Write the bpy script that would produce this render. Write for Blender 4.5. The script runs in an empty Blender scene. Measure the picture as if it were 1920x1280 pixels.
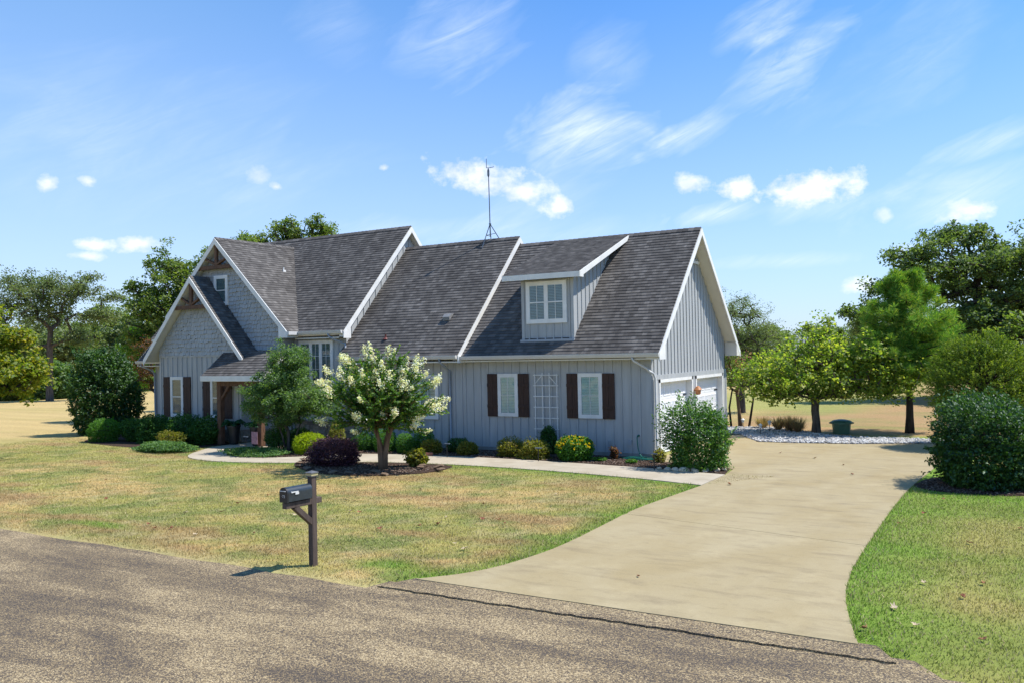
import bpy, math, random
import numpy as np
from mathutils import Vector
R_ = random.Random(7)
C = bpy.context.scene.collection
D = bpy.data

# ------------------------------------------------------------------ camera
CAM = Vector((9.8, -24.47, 3.3))
FPX = 1610.0
yaw = math.radians(31.0); pit = math.atan(19 / FPX); roll = 0.021
fw = Vector((-math.sin(yaw) * math.cos(pit), math.cos(yaw) * math.cos(pit), math.sin(pit)))
rt = Vector((math.cos(yaw), math.sin(yaw), 0)); up = rt.cross(fw)
cr, sr = math.cos(roll), math.sin(roll)
RX = rt * cr - up * sr; UY = up * cr + rt * sr
cd = D.cameras.new('camera'); cam = D.objects.new('camera', cd); C.objects.link(cam)
cd.sensor_width = 36.0; cd.lens = FPX / 1920 * 36; cd.clip_start = 0.1; cd.clip_end = 4000
from mathutils import Matrix
M = Matrix((( RX.x, UY.x, -fw.x, CAM.x), (RX.y, UY.y, -fw.y, CAM.y), (RX.z, UY.z, -fw.z, CAM.z), (0, 0, 0, 1)))
cam.matrix_world = M
S = bpy.context.scene; S.camera = cam
S.view_settings.view_transform = 'Standard'; S.view_settings.look = 'None'
S.view_settings.exposure = 0.5; S.view_settings.gamma = 1
S.cycles.max_bounces = 8; S.cycles.transparent_max_bounces = 8
S.cycles.diffuse_bounces = 4

# ------------------------------------------------------------------ sun + sky
SUN = Vector((0.45, 0.275, 0.85)).normalized()
sl = D.lights.new('sun', 'SUN'); so = D.objects.new('sun', sl); C.objects.link(so)
sl.energy = 4.9; sl.angle = math.radians(0.5); sl.color = (1.0, 0.955, 0.88)
so.rotation_euler = SUN.to_track_quat('Z', 'Y').to_euler(); so.location = (20, 20, 40)

class NT:
    """small node-tree writer"""
    def __init__(s, tree):
        s.t = tree; s.t.nodes.clear()
    def n(s, typ, ins=None, out=0, **kw):
        nd = s.t.nodes.new(typ)
        for k, v in kw.items(): setattr(nd, k, v)
        for k, v in (ins or {}).items():
            sk = nd.inputs[k]
            if isinstance(v, bpy.types.NodeSocket): s.t.links.new(v, sk)
            elif hasattr(sk, 'default_value'):
                if isinstance(v, tuple) and len(v) == 3 and sk.type == 'RGBA': v = (*v, 1)
                sk.default_value = v
        return nd.outputs[out] if out is not None else nd
    def m(s, op, a, b=0.0, c=0.0):
        return s.n('ShaderNodeMath', {0: a, 1: b, 2: c}, operation=op)
    def mix(s, f, a, b, bt='MIX'):
        nd = s.t.nodes.new('ShaderNodeMix'); nd.data_type = 'RGBA'; nd.blend_type = bt
        for i, v in ((0, f), (6, a), (7, b)):
            sk = nd.inputs[i]
            if isinstance(v, bpy.types.NodeSocket): s.t.links.new(v, sk)
            else: sk.default_value = (*v, 1) if isinstance(v, tuple) and len(v) == 3 else v
        return nd.outputs[2]
    def ramp(s, f, stops, interp='LINEAR'):
        nd = s.t.nodes.new('ShaderNodeValToRGB'); cr_ = nd.color_ramp; cr_.interpolation = interp
        while len(cr_.elements) < len(stops): cr_.elements.new(0.5)
        for e, (p, c) in zip(cr_.elements, stops):
            e.position = p; e.color = (*c, 1) if isinstance(c, tuple) else (c, c, c, 1)
        s.t.links.new(f, nd.inputs[0]); return nd.outputs[0]
    def noise(s, vec, scale, detail=4, rough=0.55, dist=0.0, out=0):
        return s.n('ShaderNodeTexNoise', {'Vector': vec, 'Scale': scale, 'Detail': detail, 'Roughness': rough, 'Distortion': dist}, out=out)
    def mapr(s, v, a, b, c, d):
        return s.n('ShaderNodeMapRange', {0: v, 1: a, 2: b, 3: c, 4: d})
    def scale(s, v, x):
        return s.n('ShaderNodeVectorMath', {0: v, 1: x}, operation='MULTIPLY')

W = D.worlds.new('World'); S.world = W; W.use_nodes = True
w = NT(W.node_tree)
sky = w.n('ShaderNodeTexSky', None, sky_type='NISHITA', sun_disc=False,
          sun_elevation=math.asin(SUN.z), sun_rotation=math.atan2(SUN.x, SUN.y),
          altitude=200, air_density=1.0, dust_density=0.5, ozone_density=2.5)
tc = w.n('ShaderNodeTexCoord')
sep = w.n('ShaderNodeSeparateXYZ', {0: tc}, out=None)
az = w.n('ShaderNodeMath', {0: sep.outputs[0], 1: sep.outputs[1]}, operation='ARCTAN2')
el = w.n('ShaderNodeMath', {0: sep.outputs[2]}, operation='ARCSINE')
elc = w.m('MAXIMUM', el, 0.0)
skyc = w.mix(1.0, sky, (0.42, 1.13, 1.72), 'MULTIPLY')
# horizon veil of moist summer air
hz = w.m('POWER', w.m('SUBTRACT', 1.0, w.m('MINIMUM', w.m('DIVIDE', elc, 0.62), 1.0)), 2.2)
veil = w.m('MULTIPLY', hz, 0.72)
skyc = w.mix(w.mapr(az, -0.45, -1.0, 0.0, 0.18), skyc, (4.8, 7.4, 8.8))
skyc = w.mix(veil, skyc, (7.0, 6.9, 8.4))
# clouds: (azimuth deg, elevation deg, half width deg, half height deg, tilt deg, strength, softness)
CLOUDS = ( [(-11.75, 9.84, 3.06, 1.04, 2, 1), (-16.15, 10.1, 1.52, 0.67, 3, 0.95), (-19.12, 10.56, 1.16, 0.61, -10, 0.7), (-32.73, 11.4, 3.39, 1.03, -14, 0.85), (-30.25, 10.6, 1.78, 0.69, 0, 0.8), (-27.61, 9.49, 1.06, 0.62, 0, 0.85), (-2.99, 7.7, 1.38, 0.74, 0, 0.8), (-56.71, 6.94, 1.23, 0.35, 0, 0.8), (-54.35, 7.02, 1.4, 0.45, 3, 0.8), (-57.35, 6.19, 0.81, 0.28, 0, 0.7), (-59.21, 10.39, 0.45, 0.61, -45, 0.7), (-57.12, 10.59, 0.49, 0.31, -10, 0.7), (-46.21, 10.79, 0.5, 0.27, 0, 0.7), (-39.26, 12.1, 0.35, 0.27, 0, 0.7), (-47.26, 11.55, 0.73, 0.53, 20, 0.35), (-7.47, 7.77, 0.54, 0.45, 0, 0.45), (-8.94, 3.64, 1.03, 0.53, 0, 0.6), (-6.19, 5.59, 1.17, 0.38, 0, 0.25)] ,
 [(-25.72, 14.47, 5.25, 2.64, 8, 0.85), (-19.11, 13.7, 3.21, 1.05, 20, 0.6), (-12.37, 17.32, 4.71, 2.14, 22, 0.6), (-14.58, 20.03, 4.21, 1.5, 25, 0.5), (-1.52, 11.58, 4.43, 1.01, 16, 0.75), (-17.19, 8.62, 3.97, 1.01, 4, 0.8), (-10.36, 8.65, 5.42, 0.98, 3, 0.4), (-34.14, 20.52, 5.71, 3.08, 30, 0.45), (-41.86, 20.66, 3.13, 2.73, 10, 0.18), (-3.25, 8.5, 5.83, 2.15, 6, 0.45), (-37.94, 8.19, 7.09, 1.04, 0, 0.35), (-12.98, 5.34, 4.7, 0.54, 0, 0.4), (-28.65, 10.49, 5.31, 2.06, 0, 0.22), (-5.9, 17.06, 7.23, 3.48, 15, 0.22), (-23.86, 18.31, 2.8, 3.45, 40, 0.22), (-27.65, 7.68, 9.08, 1.74, 0, 0.25), (-54.29, 15.17, 13.73, 4.21, 0, 0.14), (-52.2, 12.19, 14.01, 3.77, 0, 0.14)] )

CUM, CIR = CLOUDS
v_ae = w.n('ShaderNodeCombineXYZ', {0: az, 1: el, 2: 0.0})
n_fine = w.noise(v_ae, 42, 6, 0.62)
n_mid = w.noise(w.scale(v_ae, (1, 1.8, 1)), 17, 5, 0.6)
v_rot = w.n('ShaderNodeVectorRotate', {'Vector': v_ae, 'Angle': -0.42}, rotation_type='Z_AXIS')
wis = w.noise(w.scale(v_rot, (1.0, 6.5, 1)), 7, 9, 0.68, 1.2)
edge_n = w.noise(w.scale(v_rot, (1.0, 2.6, 1)), 6.5, 4, 0.6, 0.6)
def blob(az0, el0, ra, re, tilt):
    dx = w.m('SUBTRACT', az, math.radians(az0)); dy = w.m('SUBTRACT', el, math.radians(el0))
    c_, s_ = math.cos(math.radians(tilt)), math.sin(math.radians(tilt))
    u = w.m('DIVIDE', w.m('ADD', w.m('MULTIPLY', dx, c_), w.m('MULTIPLY', dy, s_)), math.radians(ra))
    v = w.m('DIVIDE', w.m('SUBTRACT', w.m('MULTIPLY', dy, c_), w.m('MULTIPLY', dx, s_)), math.radians(re))
    return w.m('SQRT', w.m('ADD', w.m('MULTIPLY', u, u), w.m('MULTIPLY', v, v)))
acc = None
for (a0, e0, ra, re, ti, st) in CUM:
    r = blob(a0, e0, ra, re, ti)
    f = w.m('SUBTRACT', w.m('ADD', w.m('MULTIPLY', w.m('SUBTRACT', n_fine, 0.5), 1.9), w.m('MULTIPLY', w.m('SUBTRACT', n_mid, 0.5), 1.8)), w.m('SUBTRACT', w.m('MULTIPLY', r, 0.8), 0.80))
    f = w.m('MULTIPLY', w.mapr(f, -0.12, 0.62, 0.0, 1.0), st)
    acc = f if acc is None else w.m('MAXIMUM', acc, f)
acc2 = None
for (a0, e0, ra, re, ti, st) in CIR:
    r = blob(a0, e0, ra, re, ti)
    g = w.mapr(w.m('SUBTRACT', w.m('ADD', 1.0, w.m('MULTIPLY', w.m('SUBTRACT', edge_n, 0.5), 2.4)), r), 0.0, 1.0, 0.0, 1.0)
    f = w.m('MULTIPLY', w.m('MULTIPLY', g, w.mapr(wis, 0.30, 0.72, 0.15, 1.05)), st)
    acc2 = f if acc2 is None else w.m('ADD', acc2, f)
skyc = w.mix(w.m('MINIMUM', acc2, 0.8), skyc, (8.2, 9.0, 10.0))
skyc = w.mix(w.m('MULTIPLY', acc, 0.92), skyc, w.mix(w.mapr(n_mid, 0.35, 0.62, 0, 1), (7.9, 8.1, 8.8), (10.2, 10.0, 9.9)))
bg = w.n('ShaderNodeBackground', {0: skyc, 1: 0.092})
w.n('ShaderNodeOutputWorld', {0: bg}, out=None)

# ------------------------------------------------------------------ tagging
def tag(o, label=None, cat=None, group=None, kind=None):
    if label: o['label'] = label
    if cat: o['category'] = cat
    if group: o['group'] = group
    if kind: o['kind'] = kind
    return o
def empty(name, loc, label, cat, group=None, rz=0):
    o = D.objects.new(name, None); C.objects.link(o); o.location = loc; o.rotation_euler = (0, 0, rz)
    o.empty_display_size = 0.2
    return tag(o, label, cat, group)

# ------------------------------------------------------------------ mesh builder
def clip(poly, a, b, c):
    """keep part of a 2D polygon where a*x+b*y<=c"""
    out = []
    for i in range(len(poly)):
        p, q = poly[i], poly[(i + 1) % len(poly)]
        dp, dq = a * p[0] + b * p[1] - c, a * q[0] + b * q[1] - c
        if dp <= 0: out.append(p)
        if (dp < 0 < dq) or (dq < 0 < dp):
            t = dp / (dp - dq); out.append((p[0] + t * (q[0] - p[0]), p[1] + t * (q[1] - p[1])))
    return out
def clip_convex(poly, conv):
    ar = sum(conv[i][0] * conv[(i + 1) % len(conv)][1] - conv[(i + 1) % len(conv)][0] * conv[i][1] for i in range(len(conv)))
    for i in range(len(conv)):
        p, q = conv[i], conv[(i + 1) % len(conv)]
        nx, ny = (q[1] - p[1]), -(q[0] - p[0])
        if ar < 0: nx, ny = -nx, -ny
        poly = clip(poly, nx, ny, nx * p[0] + ny * p[1])
        if len(poly) < 3: return []
    return poly

class MB:
    def __init__(s): s.v = []; s.f = []; s.m = []; s.uv = {}
    def add(s, vs, fs, mi=0):
        k = len(s.v); s.v += [tuple(v) for v in vs]
        for f in fs: s.f.append([k + i for i in f]); s.m.append(mi)
    def box(s, x0, x1, y0, y1, z0, z1, mi=0):
        v = [(x, y, z) for z in (z0, z1) for y in (y0, y1) for x in (x0, x1)]
        s.add(v, [(0, 2, 3, 1), (4, 5, 7, 6), (0, 1, 5, 4), (2, 6, 7, 3), (0, 4, 6, 2), (1, 3, 7, 5)], mi)
    def prism(s, pts, ext, mi=0):
        """pts: planar 3D polygon, extruded by ext"""
        n = len(pts); e = Vector(ext)
        nrm = Vector((0, 0, 0))
        for i in range(n): nrm += Vector(pts[i]).cross(Vector(pts[(i + 1) % n]))
        if nrm.dot(e) > 0: pts = pts[::-1]
        P = [Vector(p) for p in pts]; v = P + [p + e for p in P]
        fs = [list(range(n)), list(range(2 * n - 1, n - 1, -1))] + [(i, i + n, (i + 1) % n + n, (i + 1) % n) for i in range(n)]
        s.add(v, fs, mi)
    def obox(s, a, b, wd, ht, mi=0, upv=(0, 0, 1)):
        """bar from a to b, width across, height along up"""
        a, b = Vector(a), Vector(b); d = (b - a).normalized(); u_ = Vector(upv)
        x = d.cross(u_).normalized(); y = x.cross(d)
        q = [a + x * (sx * wd / 2) + y * (sy * ht / 2) for sx, sy in ((-1, -1), (1, -1), (1, 1), (-1, 1))]
        s.prism(q, b - a, mi)
    def tube(s, pts, rads, n=8, mi=0, cap=True):
        P = [Vector(p) for p in pts]; rings = []
        for i, p in enumerate(P):
            d = (P[min(i + 1, len(P) - 1)] - P[max(i - 1, 0)]).normalized()
            a = Vector((0, 0, 1)) if abs(d.z) < 0.9 else Vector((1, 0, 0))
            x = d.cross(a).normalized(); y = x.cross(d)
            r = rads[i] if isinstance(rads, (list, tuple)) else rads
            rings.append([p + (x * math.cos(t) + y * math.sin(t)) * r for t in [2 * math.pi * k / n for k in range(n)]])
        v = [q for rr in rings for q in rr]; fs = []
        for i in range(len(P) - 1):
            for k in range(n): fs.append((i * n + k, (i + 1) * n + k, (i + 1) * n + (k + 1) % n, i * n + (k + 1) % n))
        if cap: fs.append(list(range(n))); fs.append([(len(P) - 1) * n + k for k in range(n)][::-1])
        s.add(v, fs, mi)
    def lathe(s, prof, n=20, c=(0, 0, 0), mi=0):
        v = []; fs = []
        for r, z in prof:
            for k in range(n):
                t = 2 * math.pi * k / n; v.append((c[0] + r * math.cos(t), c[1] + r * math.sin(t), c[2] + z))
        for i in range(len(prof) - 1):
            for k in range(n): fs.append((i * n + k, i * n + (k + 1) % n, (i + 1) * n + (k + 1) % n, (i + 1) * n + k))
        s.add(v, fs, mi)
    def build(s, name, mats, parent=None, smooth=False, bevel=0):
        me = D.meshes.new(name); me.from_pydata([tuple(v) for v in s.v], [], s.f)
        for m_ in (mats if isinstance(mats, (list, tuple)) else [mats]): me.materials.append(m_)
        me.polygons.foreach_set('material_index', s.m)
        if smooth: me.polygons.foreach_set('use_smooth', [True] * len(s.f))
        if s.uv:
            uvl = me.uv_layers.new(name='UVMap'); 
            for p in me.polygons:
                for li in p.loop_indices: uvl.data[li].uv = s.uv.get(me.loops[li].vertex_index, (0, 0))
        me.update()
        o = D.objects.new(name, me); C.objects.link(o)
        if parent: o.parent = parent
        if bevel:
            b = o.modifiers.new('bevel', 'BEVEL'); b.width = bevel; b.segments = 2; b.limit_method = 'ANGLE'
        return o

def npmesh(name, V, F, mats, parent=None, mi=None, col=None, smooth=False):
    """V (N,3), F (M,k) all same k"""
    me = D.meshes.new(name); k = F.shape[1]
    me.vertices.add(len(V)); me.vertices.foreach_set('co', np.ascontiguousarray(V, dtype=np.float32).ravel())
    me.loops.add(F.size); me.loops.foreach_set('vertex_index', np.ascontiguousarray(F, dtype=np.int32).ravel())
    me.polygons.add(len(F)); me.polygons.foreach_set('loop_start', np.arange(0, F.size, k, dtype=np.int32))
    me.polygons.foreach_set('loop_total', np.full(len(F), k, dtype=np.int32))
    for m_ in (mats if isinstance(mats, (list, tuple)) else [mats]): me.materials.append(m_)
    if mi is not None: me.polygons.foreach_set('material_index', np.asarray(mi, dtype=np.int32))
    if smooth: me.polygons.foreach_set('use_smooth', np.ones(len(F), dtype=bool))
    if col is not None:
        ca = me.color_attributes.new('tint', 'FLOAT_COLOR', 'POINT')
        ca.data.foreach_set('color', np.ascontiguousarray(np.concatenate([col, np.ones((len(col), 1))], 1), dtype=np.float32).ravel())
    me.update(calc_edges=True)
    o = D.objects.new(name, me); C.objects.link(o)
    if parent: o.parent = parent
    return o

# ------------------------------------------------------------------ materials
def material(name):
    m_ = D.materials.new(name); m_.use_nodes = True; return m_, NT(m_.node_tree)
def finish(t, base, rough=0.7, spec=0.3, bump=None, bstr=0.3, bdist=0.01, metal=0.0):
    ins = {'Base Color': base, 'Roughness': rough, 'Specular IOR Level': spec, 'Metallic': metal}
    if bump is not None:
        ins['Normal'] = t.n('ShaderNodeBump', {'Height': bump, 'Strength': bstr, 'Distance': bdist})
    p = t.n('ShaderNodeBsdfPrincipled', ins)
    t.n('ShaderNodeOutputMaterial', {0: p}, out=None)
def simple(name, col, rough=0.6, spec=0.3, var=0.12, scale=6.0, bstr=0.0, bscale=60, metal=0.0, stretch=(1, 1, 1)):
    m_, t = material(name); pos = t.n('ShaderNodeNewGeometry'); v = t.scale(pos, stretch)
    f = t.noise(v, scale, 6, 0.6)
    lo = tuple(c * (1 - var) for c in col); hi = tuple(min(1, c * (1 + var)) for c in col)
    b = t.mix(t.mapr(f, 0.3, 0.7, 0, 1), lo, hi)
    bp = t.noise(v, bscale, 3) if bstr else None
    finish(t, b, rough, spec, bp, bstr, 0.005, metal); return m_

M_ = {}
M_['siding'] = simple('painted_siding', (0.375, 0.385, 0.386), 0.55, 0.35, 0.11, 2.2, 0.15, 90, stretch=(3, 3, .35))
M_['trim'] = simple('white_trim_paint', (0.72, 0.71, 0.68), 0.5, 0.35, 0.09, 3.0)
M_['soffit'] = simple('cream_soffit_paint', (0.66, 0.63, 0.56), 0.6, 0.3, 0.05, 2.0)
M_['gutter'] = simple('gutter_metal', (0.56, 0.55, 0.53), 0.35, 0.5, 0.06, 3.0)
M_['downspout'] = simple('grey_downspout', (0.30, 0.33, 0.37), 0.4, 0.5, 0.06, 3.0)
M_['shutter'] = simple('dark_stained_board', (0.050, 0.026, 0.019), 0.65, 0.3, 0.35, 5, 0.4, 60, stretch=(5, 5, .5))
M_['timber'] = simple('stained_timber', (0.115, 0.062, 0.038), 0.7, 0.25, 0.4, 4, 0.5, 50, stretch=(3, 3, 1))
M_['black'] = simple('black_metal', (0.012, 0.013, 0.015), 0.4, 0.5, 0.2)
M_['foundation'] = simple('grey_foundation', (0.26, 0.25, 0.23), 0.9, 0.2, 0.15, 5, 0.4, 80)
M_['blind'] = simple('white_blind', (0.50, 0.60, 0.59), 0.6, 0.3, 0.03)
M_['blind_grey'] = simple('dark_grey_blind', (0.20, 0.25, 0.27), 0.6, 0.3, 0.03)  # darker grey blind colour for the dormer, gable and main block windows
M_['dark'] = simple('unlit_room_black', (0.015, 0.018, 0.02), 0.9, 0.1, 0.2)  # near-black colour standing in for the darkness of unlit rooms
M_['door_white'] = simple('white_garage_door_paint', (0.80, 0.80, 0.80), 0.45, 0.4, 0.03, 2, 0.1, 200)
M_['mast'] = simple('galvanised_mast', (0.10, 0.13, 0.17), 0.45, 0.5, 0.2, 8)
M_['antifade'] = simple('weathered_post_wood', (0.085, 0.062, 0.052), 0.75, 0.25, 0.35, 5, 0.5, 70, stretch=(4, 4, .5))
M_['green_box'] = simple('green_plastic', (0.045, 0.115, 0.07), 0.45, 0.4, 0.15, 5)
M_['hose'] = simple('green_hose_rubber', (0.01, 0.13, 0.09), 0.4, 0.5, 0.1, 5)
M_['terracotta'] = simple('rust_orange_metal', (0.42, 0.17, 0.06), 0.5, 0.4, 0.2, 20)
M_['red_door'] = simple('dark_red_door_paint', (0.12, 0.03, 0.022), 0.4, 0.4, 0.2, 6)
M_['white_pvc'] = simple('white_lattice', (0.66, 0.66, 0.64), 0.55, 0.3, 0.15, 12)
M_['pale'] = simple('pale_far_wall', (0.5, 0.52, 0.54), 0.8, 0.2, 0.06, 1)
M_['far_roof'] = simple('far_grey_roof', (0.20, 0.21, 0.23), 0.8, 0.2, 0.1, 1)
M_['silver'] = simple('silver_sheet', (0.62, 0.62, 0.6), 0.4, 0.5, 0.08, 9)
M_['amber_glass'] = simple('yellowed_lens', (0.45, 0.38, 0.2), 0.25, 0.5, 0.1, 9)

def glass():
    m_, t = material('window_glass')
    tr = t.n('ShaderNodeBsdfTransparent', {0: (0.90, 0.96, 0.96)})
    gl = t.n('ShaderNodeBsdfGlossy', {0: (0.9, 0.95, 1.0), 'Roughness': 0.04,
        'Normal': t.n('ShaderNodeBump', {'Height': t.noise(t.n('ShaderNodeNewGeometry'), 2.2, 2), 'Strength': 0.12, 'Distance': 0.05})})
    lw = t.n('ShaderNodeFresnel', {0: 1.5})
    bf = t.n('ShaderNodeNewGeometry', out=None).outputs['Backfacing']
    f = t.m('MULTIPLY', t.m('ADD', t.m('MULTIPLY', lw, 1.3), 0.03), t.m('SUBTRACT', 1.0, bf))
    t.n('ShaderNodeOutputMaterial', {0: t.n('ShaderNodeMixShader', {0: f, 1: tr, 2: gl})}, out=None); return m_
M_['glass'] = glass()

def shingles():
    m_, t = material('asphalt_shingles'); uv = t.n('ShaderNodeUVMap'); sp = t.n('ShaderNodeSeparateXYZ', {0: uv}, out=None)
    u, v = sp.outputs[0], sp.outputs[1]
    row = t.m('FLOOR', t.m('DIVIDE', v, 0.143))
    rr = t.n('ShaderNodeTexWhiteNoise', {'W': row}, noise_dimensions='1D')
    def cells(width, seed, warp):
        wv = t.noise(t.n('ShaderNodeCombineXYZ', {0: t.m('MULTIPLY', u, 2.1), 1: t.m('MULTIPLY', row, 3.7), 2: float(seed)}), 1.0, 1)
        x = t.m('ADD', t.m('ADD', t.m('DIVIDE', u, width), t.m('MULTIPLY', rr, 13.7 + seed)), t.m('MULTIPLY', wv, warp))
        c = t.m('FLOOR', x)
        return t.n('ShaderNodeTexWhiteNoise', {'Vector': t.n('ShaderNodeCombineXYZ', {0: c, 1: row, 2: float(seed)})}, noise_dimensions='3D'), x
    w1, x1 = cells(0.16, 1, 1.2); w2, x2 = cells(0.27, 5, .8)
    tone = t.m('ADD', t.m('MULTIPLY', w1, 0.6), t.m('MULTIPLY', w2, 0.4))
    col = t.ramp(tone, [(0.1, (0.068, 0.062, 0.058)), (0.42, (0.100, 0.092, 0.086)), (0.65, (0.126, 0.116, 0.108)), (0.92, (0.172, 0.159, 0.148))])
    # algae streaks running down the slope
    st = t.noise(t.n('ShaderNodeCombineXYZ', {0: t.m('MULTIPLY', u, 1.5), 1: t.m('MULTIPLY', v, 0.28), 2: 0.0}), 1.0, 5, 0.6, 0.4)
    st2 = t.noise(t.n('ShaderNodeCombineXYZ', {0: u, 1: v, 2: 3.0}), 0.45, 3)
    col = t.mix(t.mapr(st, 0.36, 0.62, 0.45, 0.0), col, (0.050, 0.045, 0.043))
    col = t.mix(1.0, col, t.ramp(st2, [(0.3, 0.82), (0.7, 1.12)]), 'MULTIPLY')
    gr = t.noise(t.n('ShaderNodeCombineXYZ', {0: u, 1: v, 2: 0.0}), 160, 2)
    col = t.mix(1.0, col, t.ramp(gr, [(0.25, 0.72), (0.75, 1.3)]), 'MULTIPLY')
    bump = t.m('ADD', w1, t.m('MULTIPLY', gr, 0.35))
    finish(t, col, 0.88, 0.25, bump, 0.55, 0.008); return m_
M_['roof'] = shingles()

def island_mat(name, cols, rough=0.8, spec=0.3, bscale=40, bstr=0.6, nscale=14, lo=0.72, hi=1.25):
    m_, t = material(name); g = t.n('ShaderNodeNewGeometry', out=None); k = len(cols)
    c = t.ramp(g.outputs['Random Per Island'], [((i + .5) / k, cols[i]) for i in range(k)])
    nz = t.noise(g.outputs['Position'], nscale, 5)
    c = t.mix(1.0, c, t.ramp(nz, [(0.3, lo), (0.7, hi)]), 'MULTIPLY')
    finish(t, c, rough, spec, t.noise(g.outputs['Position'], bscale, 4), bstr, 0.01); return m_
M_['stone'] = island_mat('stacked_stone', [(0.17, 0.14, 0.11), (0.30, 0.25, 0.19), (0.22, 0.20, 0.18), (0.34, 0.29, 0.22), (0.12, 0.10, 0.09), (0.26, 0.21, 0.15)])
M_['shake'] = island_mat('painted_shakes', [(0.335, 0.35, 0.355), (0.39, 0.40, 0.405), (0.36, 0.375, 0.38)], 0.6, 0.3, 60, 0.15, 2.5, .93, 1.06)
M_['rock'] = island_mat('garden_rocks', [(0.35, 0.29, 0.2), (0.42, 0.33, 0.2), (0.28, 0.24, 0.19), (0.5, 0.42, 0.3)])
M_['ledge'] = island_mat('brown_ledge_stone', [(0.06, 0.035, 0.024), (0.11, 0.068, 0.045), (0.08, 0.05, 0.032), (0.15, 0.10, 0.065)])
M_['gravel'] = island_mat('white_river_rock', [(0.42, 0.42, 0.42), (0.28, 0.28, 0.29), (0.58, 0.57, 0.55), (0.16, 0.16, 0.17), (0.36, 0.33, 0.29)], 0.8, 0.3, 60, 0.3)
M_['chips'] = island_mat('mulch_chips', [(0.06, 0.035, 0.024), (0.11, 0.07, 0.05), (0.16, 0.11, 0.08), (0.045, 0.03, 0.022), (0.24, 0.18, 0.14)], 0.95, 0.1)

def bark(name, c1, c2, sc=9):
    m_, t = material(name); v = t.scale(t.n('ShaderNodeNewGeometry'), (1, 1, 0.22))
    f = t.noise(v, sc, 6, 0.65); c = t.mix(t.mapr(f, 0.35, 0.65, 0, 1), c1, c2)
    finish(t, c, 0.9, 0.15, t.noise(v, sc * 3, 4), 0.8, 0.02); return m_
M_['bark'] = bark('grey_brown_bark', (0.05, 0.04, 0.033), (0.13, 0.11, 0.092))
M_['bark_dark'] = bark('dark_bark', (0.022, 0.019, 0.017), (0.065, 0.052, 0.043))
M_['bark_smooth'] = bark('smooth_pink_bark', (0.11, 0.066, 0.04), (0.25, 0.165, 0.105), 5)

def leafmat(name, cols, trans=0.45, gloss=0.10, rough=0.35, nsc=1.1):
    """cols ordered dark->bright; random per leaf plus patches over the crown"""
    m_, t = material(name); g = t.n('ShaderNodeNewGeometry', out=None); k = len(cols)
    nz = t.noise(g.outputs['Position'], nsc, 3)
    f = t.m('ADD', t.m('MULTIPLY', g.outputs['Random Per Island'], 0.72), t.m('MULTIPLY', t.mapr(nz, 0.32, 0.68, 0, 1), 0.28))
    c = t.ramp(f, [((i + .5) / k, cols[i]) for i in range(k)])
    d = t.n('ShaderNodeBsdfDiffuse', {0: c})
    tl = t.n('ShaderNodeBsdfTranslucent', {0: t.mix(1.0, c, (1.25, 1.35, 0.55), 'MULTIPLY')})
    a = t.n('ShaderNodeMixShader', {0: min(.62, trans * 1.3), 1: d, 2: tl})
    gl = t.n('ShaderNodeBsdfGlossy', {0: (0.8, 0.85, 0.9), 'Roughness': rough + .22})
    t.n('ShaderNodeOutputMaterial', {0: t.n('ShaderNodeMixShader', {0: gloss * .28, 1: a, 2: gl})}, out=None); return m_
G = lambda r, g, b: (r, g, b)
L_ = {}
L_['oak_dark'] = leafmat('dark_oak_leaves', [G(0.070, 0.113, 0.041), G(0.105, 0.165, 0.050), G(0.142, 0.208, 0.061), G(0.200, 0.246, 0.079)], .38, .09)
L_['oak_grey'] = leafmat('greyish_far_leaves', [G(0.083, 0.126, 0.063), G(0.122, 0.170, 0.077), G(0.167, 0.214, 0.097), G(0.223, 0.254, 0.127)], .4, .06)
L_['oak_near'] = leafmat('yellowing_oak_leaves', [G(0.074, 0.133, 0.017), G(0.166, 0.235, 0.024), G(0.284, 0.312, 0.036), G(0.420, 0.344, 0.048)], .45, .08)
L_['mid'] = leafmat('mid_green_leaves', [G(0.064, 0.120, 0.030), G(0.115, 0.186, 0.040), G(0.179, 0.251, 0.061), G(0.252, 0.284, 0.070)], .42, .09)
L_['redbud'] = leafmat('pale_green_round_leaves', [G(0.098, 0.179, 0.026), G(0.196, 0.296, 0.044), G(0.320, 0.394, 0.066), G(0.481, 0.483, 0.087)], .5, .08)
L_['pine'] = leafmat('pine_needles', [G(0.057, 0.154, 0.028), G(0.129, 0.275, 0.035), G(0.230, 0.395, 0.047), G(0.432, 0.439, 0.078)], .3, .06, nsc=.9)
L_['pine_bright'] = leafmat('bright_pine_needles', [G(.08, .19, .02), G(.14, .30, .03), G(.2, .38, .04)], .4, .05)
L_['juniper'] = leafmat('yellow_green_sprays', [G(0.052, 0.105, 0.014), G(0.111, 0.180, 0.021), G(0.206, 0.269, 0.031), G(0.294, 0.344, 0.046)], .35, .06)
L_['holly'] = leafmat('glossy_dark_leaves', [G(0.017, 0.048, 0.013), G(0.031, 0.085, 0.020), G(0.051, 0.122, 0.024), G(0.101, 0.195, 0.028)], .25, .13, .3)
L_['holly2'] = leafmat('glossy_green_leaves', [G(0.026, 0.076, 0.016), G(0.057, 0.143, 0.023), G(0.098, 0.220, 0.028), G(0.179, 0.320, 0.033)], .3, .13, .3)
L_['small'] = leafmat('small_green_leaves', [G(0.054, 0.116, 0.042), G(0.090, 0.174, 0.052), G(0.133, 0.233, 0.068), G(0.232, 0.331, 0.089)], .42, .10)
L_['crepe'] = leafmat('deep_green_leaves', [G(0.032, 0.090, 0.019), G(0.064, 0.155, 0.023), G(0.114, 0.220, 0.032), G(0.229, 0.293, 0.052)], .42, .09)
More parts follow.
